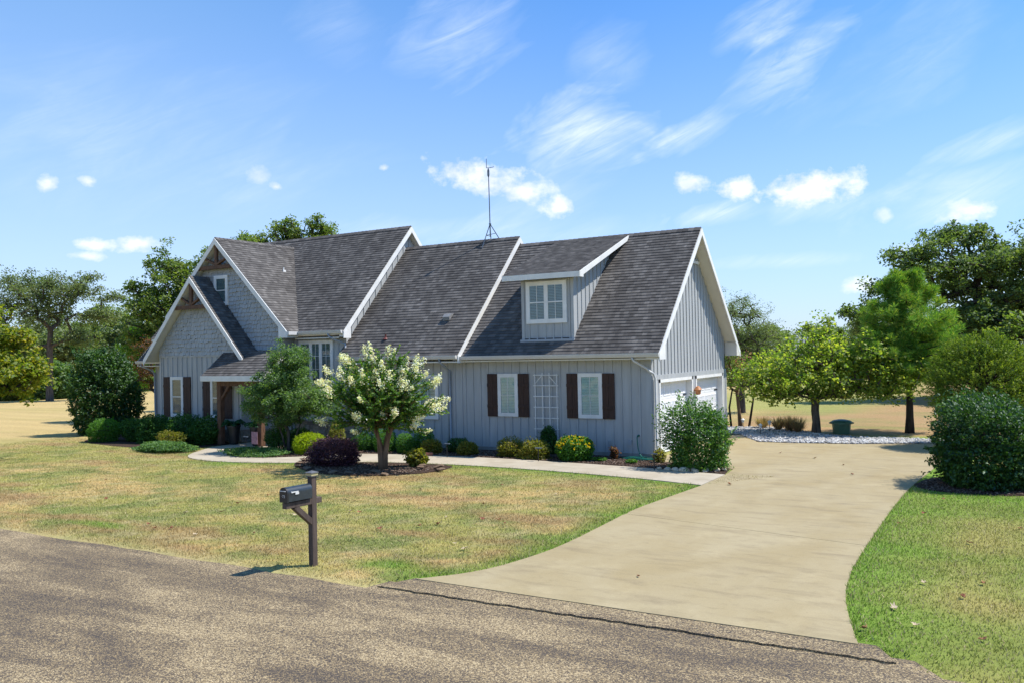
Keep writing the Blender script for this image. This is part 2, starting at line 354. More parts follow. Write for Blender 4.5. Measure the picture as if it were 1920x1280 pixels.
L_['box'] = leafmat('boxwood_leaves', [G(0.046, 0.130, 0.014), G(0.078, 0.208, 0.020), G(0.130, 0.286, 0.025)], .35, .08)
L_['lime'] = leafmat('lime_leaves', [G(0.208, 0.299, 0.012), G(0.338, 0.442, 0.015), G(0.494, 0.546, 0.020)], .45, .05)
L_['olive'] = leafmat('olive_yellow_leaves', [G(0.088, 0.108, 0.018), G(0.175, 0.192, 0.025), G(0.275, 0.264, 0.040), G(0.325, 0.228, 0.050)], .4, .06)
L_['purple'] = leafmat('purple_leaves', [G(0.025, 0.010, 0.020), G(0.063, 0.020, 0.039), G(0.119, 0.042, 0.070), G(0.182, 0.084, 0.112)], .25, .12)
L_['darkgreen'] = leafmat('dark_yew_leaves', [G(0.025, 0.077, 0.018), G(0.047, 0.126, 0.026), G(0.090, 0.203, 0.033)], .25, .06)
L_['juniper_flat'] = leafmat('blue_green_ground_sprays', [G(.06, .14, .045), G(.10, .20, .06), G(.17, .28, .08)], .3, .06)
L_['fern'] = leafmat('deep_fern_leaves', [G(.012, .06, .025), G(.02, .10, .04), G(.045, .16, .06)], .35, .10)
L_['red'] = leafmat('reddish_leaves', [G(.06, .05, .02), G(.15, .06, .03), G(.24, .085, .045), G(.12, .11, .03)], .4, .06)
L_['drygrass'] = leafmat('dry_grass_blades', [G(.20, .11, .06), G(.33, .2, .12), G(.42, .3, .18), G(.16, .15, .05)], .35, .05)
L_['flower'] = leafmat('white_blossom', [G(.60, .50, .30), G(.78, .74, .62), G(.85, .84, .80), G(.86, .86, .85)], .35, .03, .5, 7)
L_['pink'] = leafmat('pink_blossom', [G(.55, .12, .2), G(.65, .25, .3), G(.5, .3, .25)], .35, .03)
L_['yellow'] = leafmat('yellow_blossom', [G(.65, .42, .01), G(.8, .58, .02)], .3, .03)

def tint_mat(name, rough=0.9, nsc=90, lo=0.62, hi=1.4, bstr=0.6, trans=0.0):
    m_, t = material(name); g = t.n('ShaderNodeNewGeometry', out=None)
    c = t.n('ShaderNodeAttribute', attribute_name='tint')
    if trans:
        c = t.mix(1.0, c, t.ramp(g.outputs['Random Per Island'], [(0, 0.75), (1, 1.3)]), 'MULTIPLY')
        a = t.n('ShaderNodeMixShader', {0: trans, 1: t.n('ShaderNodeBsdfDiffuse', {0: c}), 2: t.n('ShaderNodeBsdfTranslucent', {0: c})})
        t.n('ShaderNodeOutputMaterial', {0: a}, out=None); return m_
    nz = t.noise(g.outputs['Position'], nsc, 4, 0.7); n2 = t.noise(g.outputs['Position'], 11, 5, 0.7)
    c = t.mix(1.0, c, t.ramp(nz, [(0.3, lo), (0.7, hi)]), 'MULTIPLY')
    c = t.mix(1.0, c, t.ramp(n2, [(0.3, 0.8), (0.7, 1.16)]), 'MULTIPLY')
    finish(t, c, rough, 0.1, t.m('ADD', nz, n2), bstr, 0.04); return m_
M_['lawn'] = tint_mat('lawn_turf')
M_['blade'] = tint_mat('grass_blades', trans=0.35)

def road_mat():
    m_, t = material('chip_seal'); p = t.n('ShaderNodeNewGeometry')
    vo = t.n('ShaderNodeTexVoronoi', {'Vector': p, 'Scale': 78.0}, out=None)
    rnd = t.n('ShaderNodeSeparateColor', {0: vo.outputs['Color']})
    big = t.noise(t.scale(p, (0.35, 1.0, 1)), 1.1, 6, 0.62, 0.6)
    wear = t.noise(t.scale(p, (0.16, 1.3, 1)), 1.0, 4, 0.6)
    f = t.m('ADD', rnd, t.m('ADD', t.mapr(big, 0.35, 0.65, -0.24, 0.2), t.mapr(wear, 0.35, 0.65, -0.16, 0.12)))
    c = t.ramp(f, [(0.0, (0.085, 0.070, 0.058)), (0.28, (0.135, 0.104, 0.076)), (0.48, (0.215, 0.158, 0.094)), (0.70, (0.34, 0.248, 0.13)), (0.97, (0.54, 0.42, 0.245))])
    edge = t.mapr(vo.outputs['Distance'], 0.25, 0.75, 1.0, 0.55)
    c = t.mix(1.0, c, t.n('ShaderNodeCombineColor', {0: edge, 1: edge, 2: edge}), 'MULTIPLY')
    h = t.m('SUBTRACT', t.m('MULTIPLY', rnd, 0.4), t.m('MULTIPLY', vo.outputs['Distance'], 1.0))
    finish(t, c, 0.85, 0.2, h, 0.7, 0.006); return m_
M_['road'] = road_mat()

def concrete(name, c1, c2, c3):
    m_, t = material(name); p = t.n('ShaderNodeNewGeometry')
    a = t.noise(t.scale(p, (1, 0.55, 1)), 0.7, 6, 0.6, 0.5); b = t.noise(t.scale(p, (0.4, 1.3, 1)), 2.2, 6, 0.65, 0.5)
    c = t.mix(t.mapr(a, 0.35, 0.65, 0, 1), c1, c2)
    c = t.mix(t.mapr(b, 0.50, 0.74, 0, 0.75), c, c3)
    d_ = t.noise(t.scale(p, (0.8, 2.2, 1)), 3.4, 7, 0.7, 0.8); c = t.mix(t.mapr(d_, 0.56, 0.74, 0, 0.45), c, tuple(v * .8 for v in c3))
    e_ = t.noise(p, 1.3, 4, 0.6); c = t.mix(t.mapr(e_, 0.56, 0.7, 0, 0.35), c, tuple(min(1, v * 1.22) for v in c2))
    fine = t.noise(p, 55, 5, 0.7)
    c = t.mix(1.0, c, t.ramp(fine, [(0.3, 0.88), (0.7, 1.1)]), 'MULTIPLY')
    sp = t.noise(p, 9.0, 3, 0.5); c = t.mix(t.mapr(sp, 0.68, 0.78, 0, 0.35), c, c3)
    finish(t, c, 0.85, 0.2, fine, 0.25, 0.004); return m_
M_['drive'] = concrete('driveway_concrete', (0.300, 0.235, 0.125), (0.340, 0.278, 0.165), (0.205, 0.160, 0.095))
M_['walk'] = concrete('walkway_concrete', (0.36, 0.305, 0.225), (0.43, 0.375, 0.29), (0.27, 0.22, 0.155))
M_['mulch'] = simple('dark_bark_mulch', (0.052, 0.034, 0.026), 0.95, 0.1, 0.6, 22, 0.9, 60)
M_['gravel_base'] = simple('grey_gravel_bed', (0.2, 0.19, 0.18), 0.9, 0.15, 0.4, 18, 0.9, 50)

# ------------------------------------------------------------------ ground
_P = np.random.RandomState(3).rand(256, 256)
def vnoise(x, y, sc, seed=0):
    x = np.asarray(x) * sc + seed * 17.3 + 500; y = np.asarray(y) * sc + seed * 31.7 + 500
    xi = np.floor(x).astype(int); yi = np.floor(y).astype(int); fx = x - xi; fy = y - yi
    fx = fx * fx * (3 - 2 * fx); fy = fy * fy * (3 - 2 * fy)
    g = lambda i, j: _P[(xi + i) % 256, (yi + j) % 256]
    return (g(0, 0) * (1 - fx) + g(1, 0) * fx) * (1 - fy) + (g(0, 1) * (1 - fx) + g(1, 1) * fx) * fy
def fbm(x, y, sc, seed=0, o=4):
    a = 0; w_ = 0
    for i in range(o): a = a + vnoise(x, y, sc * 2 ** i, seed + i) * 0.55 ** i; w_ += 0.55 ** i
    return a / w_
DRIVE_L = [(2.05, -14.42), (2.66, -13.66), (2.9, -12.46), (2.96, -11.46), (2.87, -9.77), (2.76, -8.07), (2.86, -6.62), (3.02, -4.5)]
DRIVE_L2 = [(3.02, -2.6), (2.95, -1.0), (0.0, -0.9), (0.0, 5.0)]
DRIVE_R = [(8.12, -14.42), (7.87, -13.52), (7.62, -12.39), (7.48, -10.85), (7.43, -8.39), (7.38, -5.62), (7.40, -2.82), (7.6, 0.5), (7.7, 3.2)]
WALK_F = [(3.02, -4.5), (1.25, -4.05), (-2.11, -3.63), (-4.82, -3.60), (-7.52, -4.02), (-8.93, -4.75), (-10.55, -5.54), (-12.09, -5.88), (-13.41, -5.84), (-14.39, -5.47), (-15.1, -4.8), (-15.77, -3.7), (-16.2, -2.95)]
WALK_B = [(3.02, -2.6), (0.93, -2.2), (-3.16, -1.85), (-6.03, -1.92), (-9.01, -2.35), (-10.05, -2.9), (-10.63, -3.86), (-11.62, -4.54), (-12.78, -4.85), (-13.58, -4.38), (-14.0, -3.43), (-14.0, -2.95)]
def dist_poly(x, y, pl):
    d = np.full(np.shape(x), 1e9)
    for (ax, ay), (bx, by) in zip(pl[:-1], pl[1:]):
        vx, vy = bx - ax, by - ay; t = np.clip(((x - ax) * vx + (y - ay) * vy) / (vx * vx + vy * vy + 1e-9), 0, 1)
        d = np.minimum(d, np.hypot(x - ax - t * vx, y - ay - t * vy))
    return d
def grass_col(x, y):
    x = np.asarray(x, float); y = np.asarray(y, float)
    tan = np.array([0.465, 0.33, 0.135]); gold = np.array([0.44, 0.325, 0.145]); green = np.array([0.155, 0.195, 0.055])
    viv = np.array([0.115, 0.235, 0.022]); brn = np.array([0.33, 0.205, 0.10]); olive = np.array([0.315, 0.285, 0.085])
    n1 = fbm(x * .55, y, 0.55, 1); n2 = fbm(x, y, 1.5, 5); n3 = fbm(x * .5, y * 1.2, 0.8, 9); n4 = fbm(x, y, 3.2, 21)
    mixf = lambda f: np.clip(f, 0, 1)[..., None]
    c = olive * np.ones(x.shape + (1,))
    f = mixf((n1 - .44) * 6); c = c * (1 - f) + tan * f
    f = mixf((n2 - .475) * 5) * 0.75; c = c * (1 - f) + green * f
    f = mixf((fbm(x, y, 5.5, 33, 3) - .54) * 7) * .5; c = c * (1 - f) + np.array([.13, .17, .05]) * f
    f = mixf((n3 - .55) * 7) * 0.7; c = c * (1 - f) + brn * f
    f = mixf((n4 - .56) * 5) * 0.55; c = c * (1 - f) + np.array([0.46, 0.37, 0.19]) * f
    # far field west and rear is straw coloured
    f = mixf((np.hypot(x + 2, y + 12) - 22) / 8); fn = mixf((n2 - .35) * 3)
    c = c * (1 - f) + (gold * (1 - fn * .25) + tan * fn * .25) * f
    st_ = fbm(x * .12 + y * .05, y * .9 - x * .3, .35, 51, 3); f = mixf((st_ - .5) * 6) * mixf((np.hypot(x + 2, y + 12) - 24) / 8) * .5; c = c * (1 - f) + np.array([.33, .27, .10]) * f
    # rear yard behind the driveway: brown straw
    f = mixf((y - 8.6) / 1.2) * mixf((x + 3) / 2) * mixf((60 - y) / 10)
    g2 = mixf((n3 - .42) * 5)
    c = c * (1 - f) + (np.array([0.34, 0.22, 0.105]) * (1 - g2 * .5) + green * g2 * .5) * f
    f = mixf((x + 12) / 5) * mixf((4 - x) / 3) * mixf((y - 17) / 5) * mixf((70 - y) / 10) * .8
    c = c * (1 - f) + np.array([0.26, 0.27, 0.075]) * f
    # right lawn greener
    f = mixf((x - 7.3) / .8) * mixf((2 - y) / 2); fb = mixf((n1 - .40) * 3)
    c = c * (1 - f) + ((np.array([0.19, 0.235, 0.048])) * (1 - fb * .45) + tan * fb * .45) * f
    # watered fringe along the concrete
    dd = dist_poly(x, y, DRIVE_L + [(3.02, -4.5)] + WALK_F[1:8]); dr = dist_poly(x, y, DRIVE_R + [(8.0, -3.6), (12, -3.9)])
    f = mixf(1 - dd / (0.55 + n2 * .5)) * .8; c = c * (1 - f) + viv * f
    f = mixf(1 - dr / (0.9 + n2)) * .9; c = c * (1 - f) + np.array([0.14, 0.25, 0.03]) * f
    de = dist_poly(x, y, [(-60, -15.3), (1.4, -14.9)]); f = mixf(1 - de / .4) * .75; c = c * (1 - f) + np.array([0.44, 0.37, 0.16]) * f
    f = mixf(1 - np.hypot((x - 1.2) / 1.1, (y + 13.9) / .55)); c = c * (1 - f) + viv * f
    f = mixf(1 - np.hypot((x + 6.3) / 1.3, (y + 13.9) / .35)); c = c * (1 - f) + viv * f
    db = dist_poly(x, y, [(5.0, 7.6), (7, 8.4), (20, 9)]); f = mixf(1 - db / 1.1) * .8; c = c * (1 - f) + viv * f
    # mower stripes
    s = 1 + 0.05 * np.sin(y * 3.6 + x * .25 + n1 * 5)
    return c * s[..., None]

def gz(x, y):
    """ground height: yard level 0, road 0.06 lower, far land gently rolling"""
    x = np.asarray(x, float); y = np.asarray(y, float)
    z = np.where(y < -14.9, -0.06, 0.0) + np.clip((y + 15.15) / .9, 0, 1) * 0.045 - 0.045
    z = z - 0.045 * ((x > 1.6) & (x < 8.75) & (y < -14.45) & (y > -15.2))
    far = np.clip((np.hypot(x, y + 10) - 55) / 60, 0, 1)
    z = z + far * (fbm(x, y, 0.012, 3) - .5) * 1.6
    return z
xs = np.unique(np.concatenate([np.linspace(-1500, -200, 14), np.linspace(-200, -40, 60), np.arange(-40, 22, 0.2), np.linspace(22, 120, 60), np.linspace(120, 1500, 14)]))
ys = np.unique(np.concatenate([np.linspace(-400, -32, 20), np.arange(-32, -22, 1.0), np.linspace(-22, -15.2, 8), [-15.05, -14.9], [-14.8, -14.6, -14.47, -14.43], np.arange(-14.2, 14, 0.2), np.linspace(14, 120, 130), np.linspace(120, 2500, 24)]))
X, Y = np.meshgrid(xs, ys); nx, ny = len(xs), len(ys)
Z = gz(X, Y)
V = np.stack([X, Y, Z], -1).reshape(-1, 3)
ii = (np.arange(ny - 1)[:, None] * nx + np.arange(nx - 1)[None]).ravel()
F = np.stack([ii, ii + 1, ii + 1 + nx, ii + nx], 1)
g_o = npmesh('ground', V, F, M_['lawn'], col=grass_col(X, Y).reshape(-1, 3)); tag(g_o, kind='structure')

def slab(name, poly, z0, z1, m_, holes=None):
    b = MB(); b.prism([(x, y, z0) for x, y in poly], (0, 0, z1 - z0)); o = b.build(name, m_)
    tag(o, kind='structure'); return o
def rough_edge(a, b, n, amp, seed):
    r = random.Random(seed)
    return [(a[0] + (b[0] - a[0]) * i / n, a[1] + (b[1] - a[1]) * i / n + r.uniform(-amp, amp)) for i in range(n + 1)]
# road: two sheets, the lip of older chip seal stands a little above the newer surface
b = MB(); e1 = rough_edge((-160, -15.12), (1.6, -15.0), 260, 0.05, 1) + rough_edge((1.7, -14.6), (8.7, -14.6), 12, .0, 3) + rough_edge((9.0, -15.06), (160, -15.3), 220, 0.06, 2)
top = e1; n_ = len(top)
vs = [(x, y, -0.020) for x, y in top] + [(x, -22.3, -0.020) for x, y in top]
b.add(vs, [(i + n_, i + 1 + n_, i + 1, i) for i in range(n_ - 1)])
tag(b.build('road', M_['road']), kind='structure')
lip = rough_edge((1.75, -14.95), (8.55, -14.80), 60, 0.022, 5); back = rough_edge((8.3, -14.36), (2.0, -14.36), 40, 0.012, 6)
slab('road_lip', lip + back, -0.2, 0.004, M_['road'])
# driveway and walk
def smooth_pl(pl, k=3):
    for _ in range(k):
        q = [pl[0]]
        for a, b_ in zip(pl[:-1], pl[1:]):
            q += [(a[0] * .75 + b_[0] * .25, a[1] * .75 + b_[1] * .25), (a[0] * .25 + b_[0] * .75, a[1] * .25 + b_[1] * .75)]
        pl = q + [pl[-1]]
    return pl
dl = smooth_pl(DRIVE_L, 2); dr_ = smooth_pl(DRIVE_R, 2)
def tri_strip(name, polyA, m_, z):
    """fill a 2D polygon by triangulating with bmesh"""
    import bmesh
    bm = bmesh.new(); vv = [bm.verts.new((x, y, z)) for x, y in polyA]; bm.faces.new(vv)
    bmesh.ops.triangulate(bm, faces=bm.faces[:])
    r = bmesh.ops.extrude_face_region(bm, geom=bm.faces[:])
    for v_ in [e for e in r['geom'] if isinstance(e, bmesh.types.BMVert)]: v_.co.z -= 0.12
    bmesh.ops.recalc_face_normals(bm, faces=bm.faces[:])
    me = D.meshes.new(name); bm.to_mesh(me); bm.free(); me.materials.append(m_)
    o = D.objects.new(name, me); C.objects.link(o); return tag(o, kind='structure')
g_ = 0.007
# slabs split at the expansion joints
low = [p for p in dl if p[1] < -8.6]; lowr = [p for p in dr_ if p[1] < -9.5]
J1l, J1r = (2.82, -8.55), (7.45, -9.45)
tri_strip('driveway', low + [J1l, J1r] + lowr[::-1], M_['drive'], 0.014)
upl = [p for p in dl if p[1] > -8.5]; upr = [p for p in dr_ if p[1] > -9.4]
poly2 = [(J1l[0], J1l[1] + g_ * 2)] + upl + [(3.02, -2.6), (2.9, -1.55), (2.3, -0.95), (0.15, -0.8), (0.15, 7.5), (0.4, 7.7)] + \
    [(1.0, 6.6), (1.7, 5.4), (2.8, 5.4), (4.77, 5.75), (6.84, 6.7), (9.0, 7.2), (11, 7.6), (11, 3.4)] + [(8.4, 3.3)] + upr[::-1] + [(J1r[0], J1r[1] + g_ * 2)]
tri_strip('driveway', poly2, M_['drive'], 0.014)
wf = smooth_pl(WALK_F, 2); wb = smooth_pl(WALK_B, 2)
tri_strip('walkway', [(3.0, p[1]) if i == 0 else p for i, p in enumerate(wf)] + [(-16.2, -0.35), (-13.0, -0.35), (-13.0, -2.6)] + wb[::-1][1:-1] + [(3.0, -2.6)], M_['walk'], 0.020)
# far field lane
b = MB(); pts = [(-260, -10), (-180, 20), (-120, 36), (-95, 45), (-78, 55), (-60, 78), (-50, 110)]
for i in range(len(pts) - 1):
    (ax, ay), (bx, by) = pts[i], pts[i + 1]
    zz = lambda x, y: float(gz(x, y)) + .25
    nx_, ny_ = -(by - ay), bx - ax; l = math.hypot(nx_, ny_); nx_, ny_ = nx_ / l * 7, ny_ / l * 7
    b.add([(ax - nx_, ay - ny_, zz(ax, ay)), (bx - nx_, by - ny_, zz(bx, by)), (bx + nx_, by + ny_, zz(bx, by)), (ax + nx_, ay + ny_, zz(ax, ay))], [(0, 1, 2, 3)])
tag(b.build('far_lane', M_['drive']), kind='structure')
# planting beds
def blobpoly(pts, k=2):
    q = pts + [pts[0], pts[1]]; q = smooth_pl(q, k); n = len(q)
    return q[2 ** k: n - 2 ** k]
def bed(name, poly, m_, z, amp=.03, seed=1):
    r = random.Random(seed); P = [(x + r.uniform(-amp, amp), y + r.uniform(-amp, amp)) for x, y in poly]
    o = tri_strip(name, P, m_, z); return o
bed('mulch_bed', smooth_pl([(2.98, -2.62), (0.93, -2.22), (-3.16, -1.87), (-6.03, -1.94), (-9.01, -2.37), (-10.05, -2.92), (-10.63, -3.88), (-11.62, -4.56), (-12.78, -4.87), (-13.55, -4.4), (-13.95, -3.43), (-13.0, -2.62)], 2) + [(-12.95, -.05), (0.05, -.05), (0.12, -0.85), (2.2, -1.0), (2.8, -1.5)], M_['mulch'], 0.016, .008, 2)
bed('mulch_bed', blobpoly([(-10.1, -4.35), (-9.6, -5.4), (-8.6, -6.1), (-7.3, -6.7), (-5.6, -6.5), (-4.6, -5.6), (-4.4, -4.6), (-4.7, -3.72), (-7.5, -4.1), (-9.0, -4.9)]), M_['mulch'], 0.024, .03, 3)
bed('mulch_bed', blobpoly([(-24.5, -2.2), (-23.4, -3.5), (-21, -4.0), (-17.6, -4.3), (-16.4, -3.4), (-16.4, -1.2), (-21.5, -1.2), (-22, -.3), (-25, .2)]), M_['mulch'], 0.014, .03, 4)
bed('mulch_bed', blobpoly([(7.45, -2.1), (7.45, -2.95), (8.4, -3.45), (10.0, -3.2), (10.6, -1.5), (9.5, -.6), (7.9, -.7)]), M_['mulch'], 0.018, .03, 5)
GRAV = [(-1.2, 7.9), (-1.3, 10.2), (0.59, 10.8), (2.2, 9.6), (3.3, 8.5), (4.41, 7.95), (6.2, 7.95), (8.5, 8.2), (11.0, 8.6), (11, 7.63), (9.0, 7.23), (6.84, 6.73), (4.77, 5.78), (2.8, 5.43), (1.7, 5.43), (1.0, 6.63), (.4, 7.75)]
bed('gravel_strip', GRAV, M_['gravel_base'], 0.010, .02, 6)

def inpoly(x, y, poly):
    r = np.zeros(np.shape(x), bool); n = len(poly)
    for i in range(n):
        x1, y1 = poly[i]; x2, y2 = poly[(i + 1) % n]
        c = ((y1 > y) != (y2 > y)) & (x < (x2 - x1) * (y - y1) / (y2 - y1 + 1e-12) + x1); r ^= c
    return r
def scatter_chunks(name, poly, n, smin, smax, flat, m_, z, seed, label, cat, wob=.35):
    """many small stones or chips lying in a bed: one uncountable mass"""
    r = np.random.RandomState(seed); P = np.array(poly); lo, hi = P.min(0), P.max(0)
    x = r.uniform(lo[0], hi[0], n * 4); y = r.uniform(lo[1], hi[1], n * 4); k = inpoly(x, y, poly); x = x[k][:n]; y = y[k][:n]; n = len(x)
    oc = np.array([(1, 0, 0), (0, 1, 0), (-1, 0, 0), (0, -1, 0), (0, 0, 1), (0, 0, -1)], float)
    tri = np.array([(0, 1, 4), (1, 2, 4), (2, 3, 4), (3, 0, 4), (1, 0, 5), (2, 1, 5), (3, 2, 5), (0, 3, 5)])
    s = r.uniform(smin, smax, (n, 1, 1)); an = r.uniform(0, 6.28, n)
    v = oc[None] * (1 + r.uniform(-wob, wob, (n, 6, 3))) * s * np.array([1, .65, flat]) 
    c_, s_ = np.cos(an)[:, None], np.sin(an)[:, None]
    vx = v[..., 0] * c_ - v[..., 1] * s_; vy = v[..., 0] * s_ + v[..., 1] * c_
    V = np.stack([vx + x[:, None], vy + y[:, None], v[..., 2] + z + s[..., 0] * flat * .5], -1).reshape(-1, 3)
    F = (tri[None] + 6 * np.arange(n)[:, None, None]).reshape(-1, 3)
    o = npmesh(name, V, F, m_); return tag(o, label, cat, kind='stuff')
scatter_chunks('river_rock', GRAV, 9000, .03, .085, .6, M_['gravel'], 0.012, 1, 'white and grey river rock spread behind the driveway', 'gravel')
scatter_chunks('bark_chips', [(2.9, -2.45), (0.93, -2.1), (-3.16, -1.77), (-6.03, -1.84), (-9.01, -2.27), (-10.3, -3.2), (-11.2, -4.1), (-12.2, -4.55), (-13.2, -4.3), (-13.0, -2.8), (-12.9, -.2), (0.0, -.2)], 16000, .012, .045, .35, M_['chips'], 0.016, 2, 'brown bark chips covering the bed along the house', 'mulch')
scatter_chunks('bark_chips', blobpoly([(-9.9, -4.5), (-9.3, -5.4), (-8.4, -6.0), (-7.3, -6.5), (-5.6, -6.3), (-4.8, -5.5), (-4.7, -4.2), (-7.5, -4.3)]), 4500, .012, .045, .35, M_['chips'], 0.024, 3, 'bark chips around the flowering tree trunk', 'mulch')
scatter_chunks('bark_chips', blobpoly([(7.5, -2.1), (7.5, -2.9), (8.4, -3.35), (9.9, -3.1), (10.4, -1.5), (8, -.8)]), 2200, .012, .045, .35, M_['chips'], 0.018, 4, 'bark chips under the big bush right of the driveway', 'mulch')

# ------------------------------------------------------------------ grass blades
def lawn_blades():
    r = np.random.RandomState(11)
    NB = 580000
    x = r.uniform(-26, 17.5, NB); 
    y = -15.05 + 12.6 * r.power(1.0, NB)
    depth = (x - CAM.x) * fw.x + (y - CAM.y) * fw.y
    px = (x - CAM.x) * rt.x + (y - CAM.y) * rt.y
    ok = (px > -depth * 0.63) & (px < depth * .9 + 2) & (r.rand(NB) < np.clip(15.0 / depth, 0, 1) ** 1.3)
    drive = dl + dr_[::-1]
    ok &= ~inpoly(x, y, drive) & ~((y < -14.96) & (x > 1.6) & (x < 8.8)) & ~((y < -14.3) & (x > 1.9) & (x < 8.3))
    ok &= ~((x > 1.7) & (x < 3.1) & (y > -4.4)) & ~inpoly(x, y, wf + [(-16.2, 0), (3, 0)])
    ok &= ~inpoly(x, y, blobpoly([(7.45, -2.1), (7.45, -2.95), (8.4, -3.45), (10.0, -3.2), (10.6, -1.5), (9.5, -.6), (7.9, -.7)])) & ~inpoly(x, y, blobpoly([(-24.5, -2.2), (-23.4, -3.5), (-21, -4.0), (-17.6, -4.3), (-16.4, -3.4), (-16.4, -1.2), (-21.5, -1.2)]))
    ok &= ~inpoly(x, y, blobpoly([(-10.1, -4.35), (-9.6, -5.4), (-8.6, -6.1), (-7.3, -6.7), (-5.6, -6.5), (-4.6, -5.6), (-4.4, -4.6), (-4.7, -3.72), (-7.5, -4.1), (-9.0, -4.9)]))
    x, y = x[ok], y[ok]; n = len(x)
    dd = np.minimum(dist_poly(x, y, DRIVE_L + WALK_F[:9]), dist_poly(x, y, DRIVE_R))
    h = r.uniform(.018, .045, n) * (1 + 0.9 * np.exp(-dd / .25)) * (0.75 + .5 * fbm(x, y, 2.0, 40))
    a = r.uniform(0, 6.28, n); wd = r.uniform(.0045, .009, n); lean = r.uniform(0.2, 1.1, n) * h; la = r.uniform(0, 6.28, n)
    z = gz(x, y)
    p0 = np.stack([x - np.cos(a) * wd, y - np.sin(a) * wd, z - .003], 1); p1 = np.stack([x + np.cos(a) * wd, y + np.sin(a) * wd, z - .003], 1)
    p2 = np.stack([x + np.cos(la) * lean, y + np.sin(la) * lean, z + h], 1)
    V = np.stack([p0, p1, p2], 1).reshape(-1, 3); F = np.arange(3 * n).reshape(-1, 3)
    c = grass_col(x, y) * r.uniform(.75, 1.45, (n, 1)); dry = r.rand(n) < .22
    c[dry] = np.array([.50, .41, .23]) * r.uniform(.7, 1.15, (dry.sum(), 1))
    c = np.repeat(c, 3, 0)
    o = npmesh('lawn_grass', V, F, M_['blade'], col=c)
    tag(o, 'short dry and green grass of the front lawn', 'grass', kind='stuff')
lawn_blades()
# ================================================================== HOUSE
house = empty('house', (-6, 0, 0), 'blue grey board and batten house with dark shingle gables and an attached garage', 'house')
HO = Vector((-6, 0, 0))
def hp(o):
    """parent to the house keeping world coordinates"""
    o.parent = house; o.matrix_parent_inverse = Matrix.Translation(-HO); return o
def sub(o, par):
    o.parent = par
    return o
def part(mb, name, m_, par=None, **k):
    o = mb.build(name, m_, **k)
    return hp(o) if par is None else sub(o, par)

def batten_wall(mb, O, s, poly, sp=0.305, start=0.15, thick=0.08, nrm=None, bw=0.045, bt=0.026, holes=()):
    """poly (s,z) convex; O origin at z=0; nrm outward; battens 20 mm proud"""
    O, s, nrm = Vector(O), Vector(s), Vector(nrm)
    P = lambda a, z, d=0: O + s * a + Vector((0, 0, z)) + nrm * d
    mb.prism([P(a, z, -thick) for a, z in poly], nrm * thick, 0)
    a0 = min(p[0] for p in poly); a1 = max(p[0] for p in poly); a = a0 + start
    while a < a1 - .03:
        q = clip(clip(poly, 1, 0, a + bw / 2), -1, 0, -(a - bw / 2))
        ok = len(q) >= 3
        for (h0, h1) in holes:
            if h0 < a < h1: ok = False
        if ok: mb.prism([P(u, z, 0.0005) for u, z in q], nrm * bt, 0)
        a += sp
def shake_wall(mb, O, s, poly, nrm, seed=1, row=0.165):
    r = random.Random(seed); O, s, nrm = Vector(O), Vector(s), Vector(nrm)
    z0 = min(p[1] for p in poly); z1 = max(p[1] for p in poly); a0 = min(p[0] for p in poly); a1 = max(p[0] for p in poly)
    z = z0
    while z < z1:
        a = a0 - r.uniform(0, .15)
        while a < a1:
            w_ = r.uniform(.10, .25); dz = r.uniform(-.03, .03)
            q = clip_convex([(a + .005, z + dz + .006), (a + w_ - .005, z + dz + .006), (a + w_ - .005, z + row + .03), (a + .005, z + row + .03)], poly)
            if len(q) >= 3:
                t0 = r.uniform(.042, .062)
                n = len(q); pr = lambda u, zz, k: O + s * u + Vector((0, 0, zz)) + nrm * (t0 * (1 - .85 * max(0, min(1, (zz - z) / (row + .03)))) * k + .001)
                mb.add([pr(u, zz, 1) for u, zz in q] + [pr(u, zz, 0) for u, zz in q], [list(range(n))] + [(i, i + n, (i + 1) % n + n, (i + 1) % n) for i in range(n)], 0)
            a += w_
        z += row
def stone_wall(mb, O, s, a0, a1, z0, z1, nrm, seed=1):
    r = random.Random(seed); O, s, nrm = Vector(O), Vector(s), Vector(nrm); z = z0
    while z < z1 - .02:
        h = min(r.uniform(.09, .17), z1 - z); a = a0
        while a < a1 - .01:
            w_ = min(r.uniform(.14, .42), a1 - a); d = r.uniform(.05, .085)
            g = .006
            P = lambda u, zz: O + s * u + Vector((0, 0, zz))
            j = lambda: r.uniform(-.008, .008)
            mb.prism([P(a + g + j(), z + g + j()), P(a + w_ - g + j(), z + g + j()), P(a + w_ - g + j(), z + h - g + j()), P(a + g + j(), z + h - g + j())], nrm * d, 0)
            a += w_
        z += h
    mb.prism([P(a0, z0), P(a1, z0), P(a1, z1), P(a0, z1)], nrm * .03, 1)

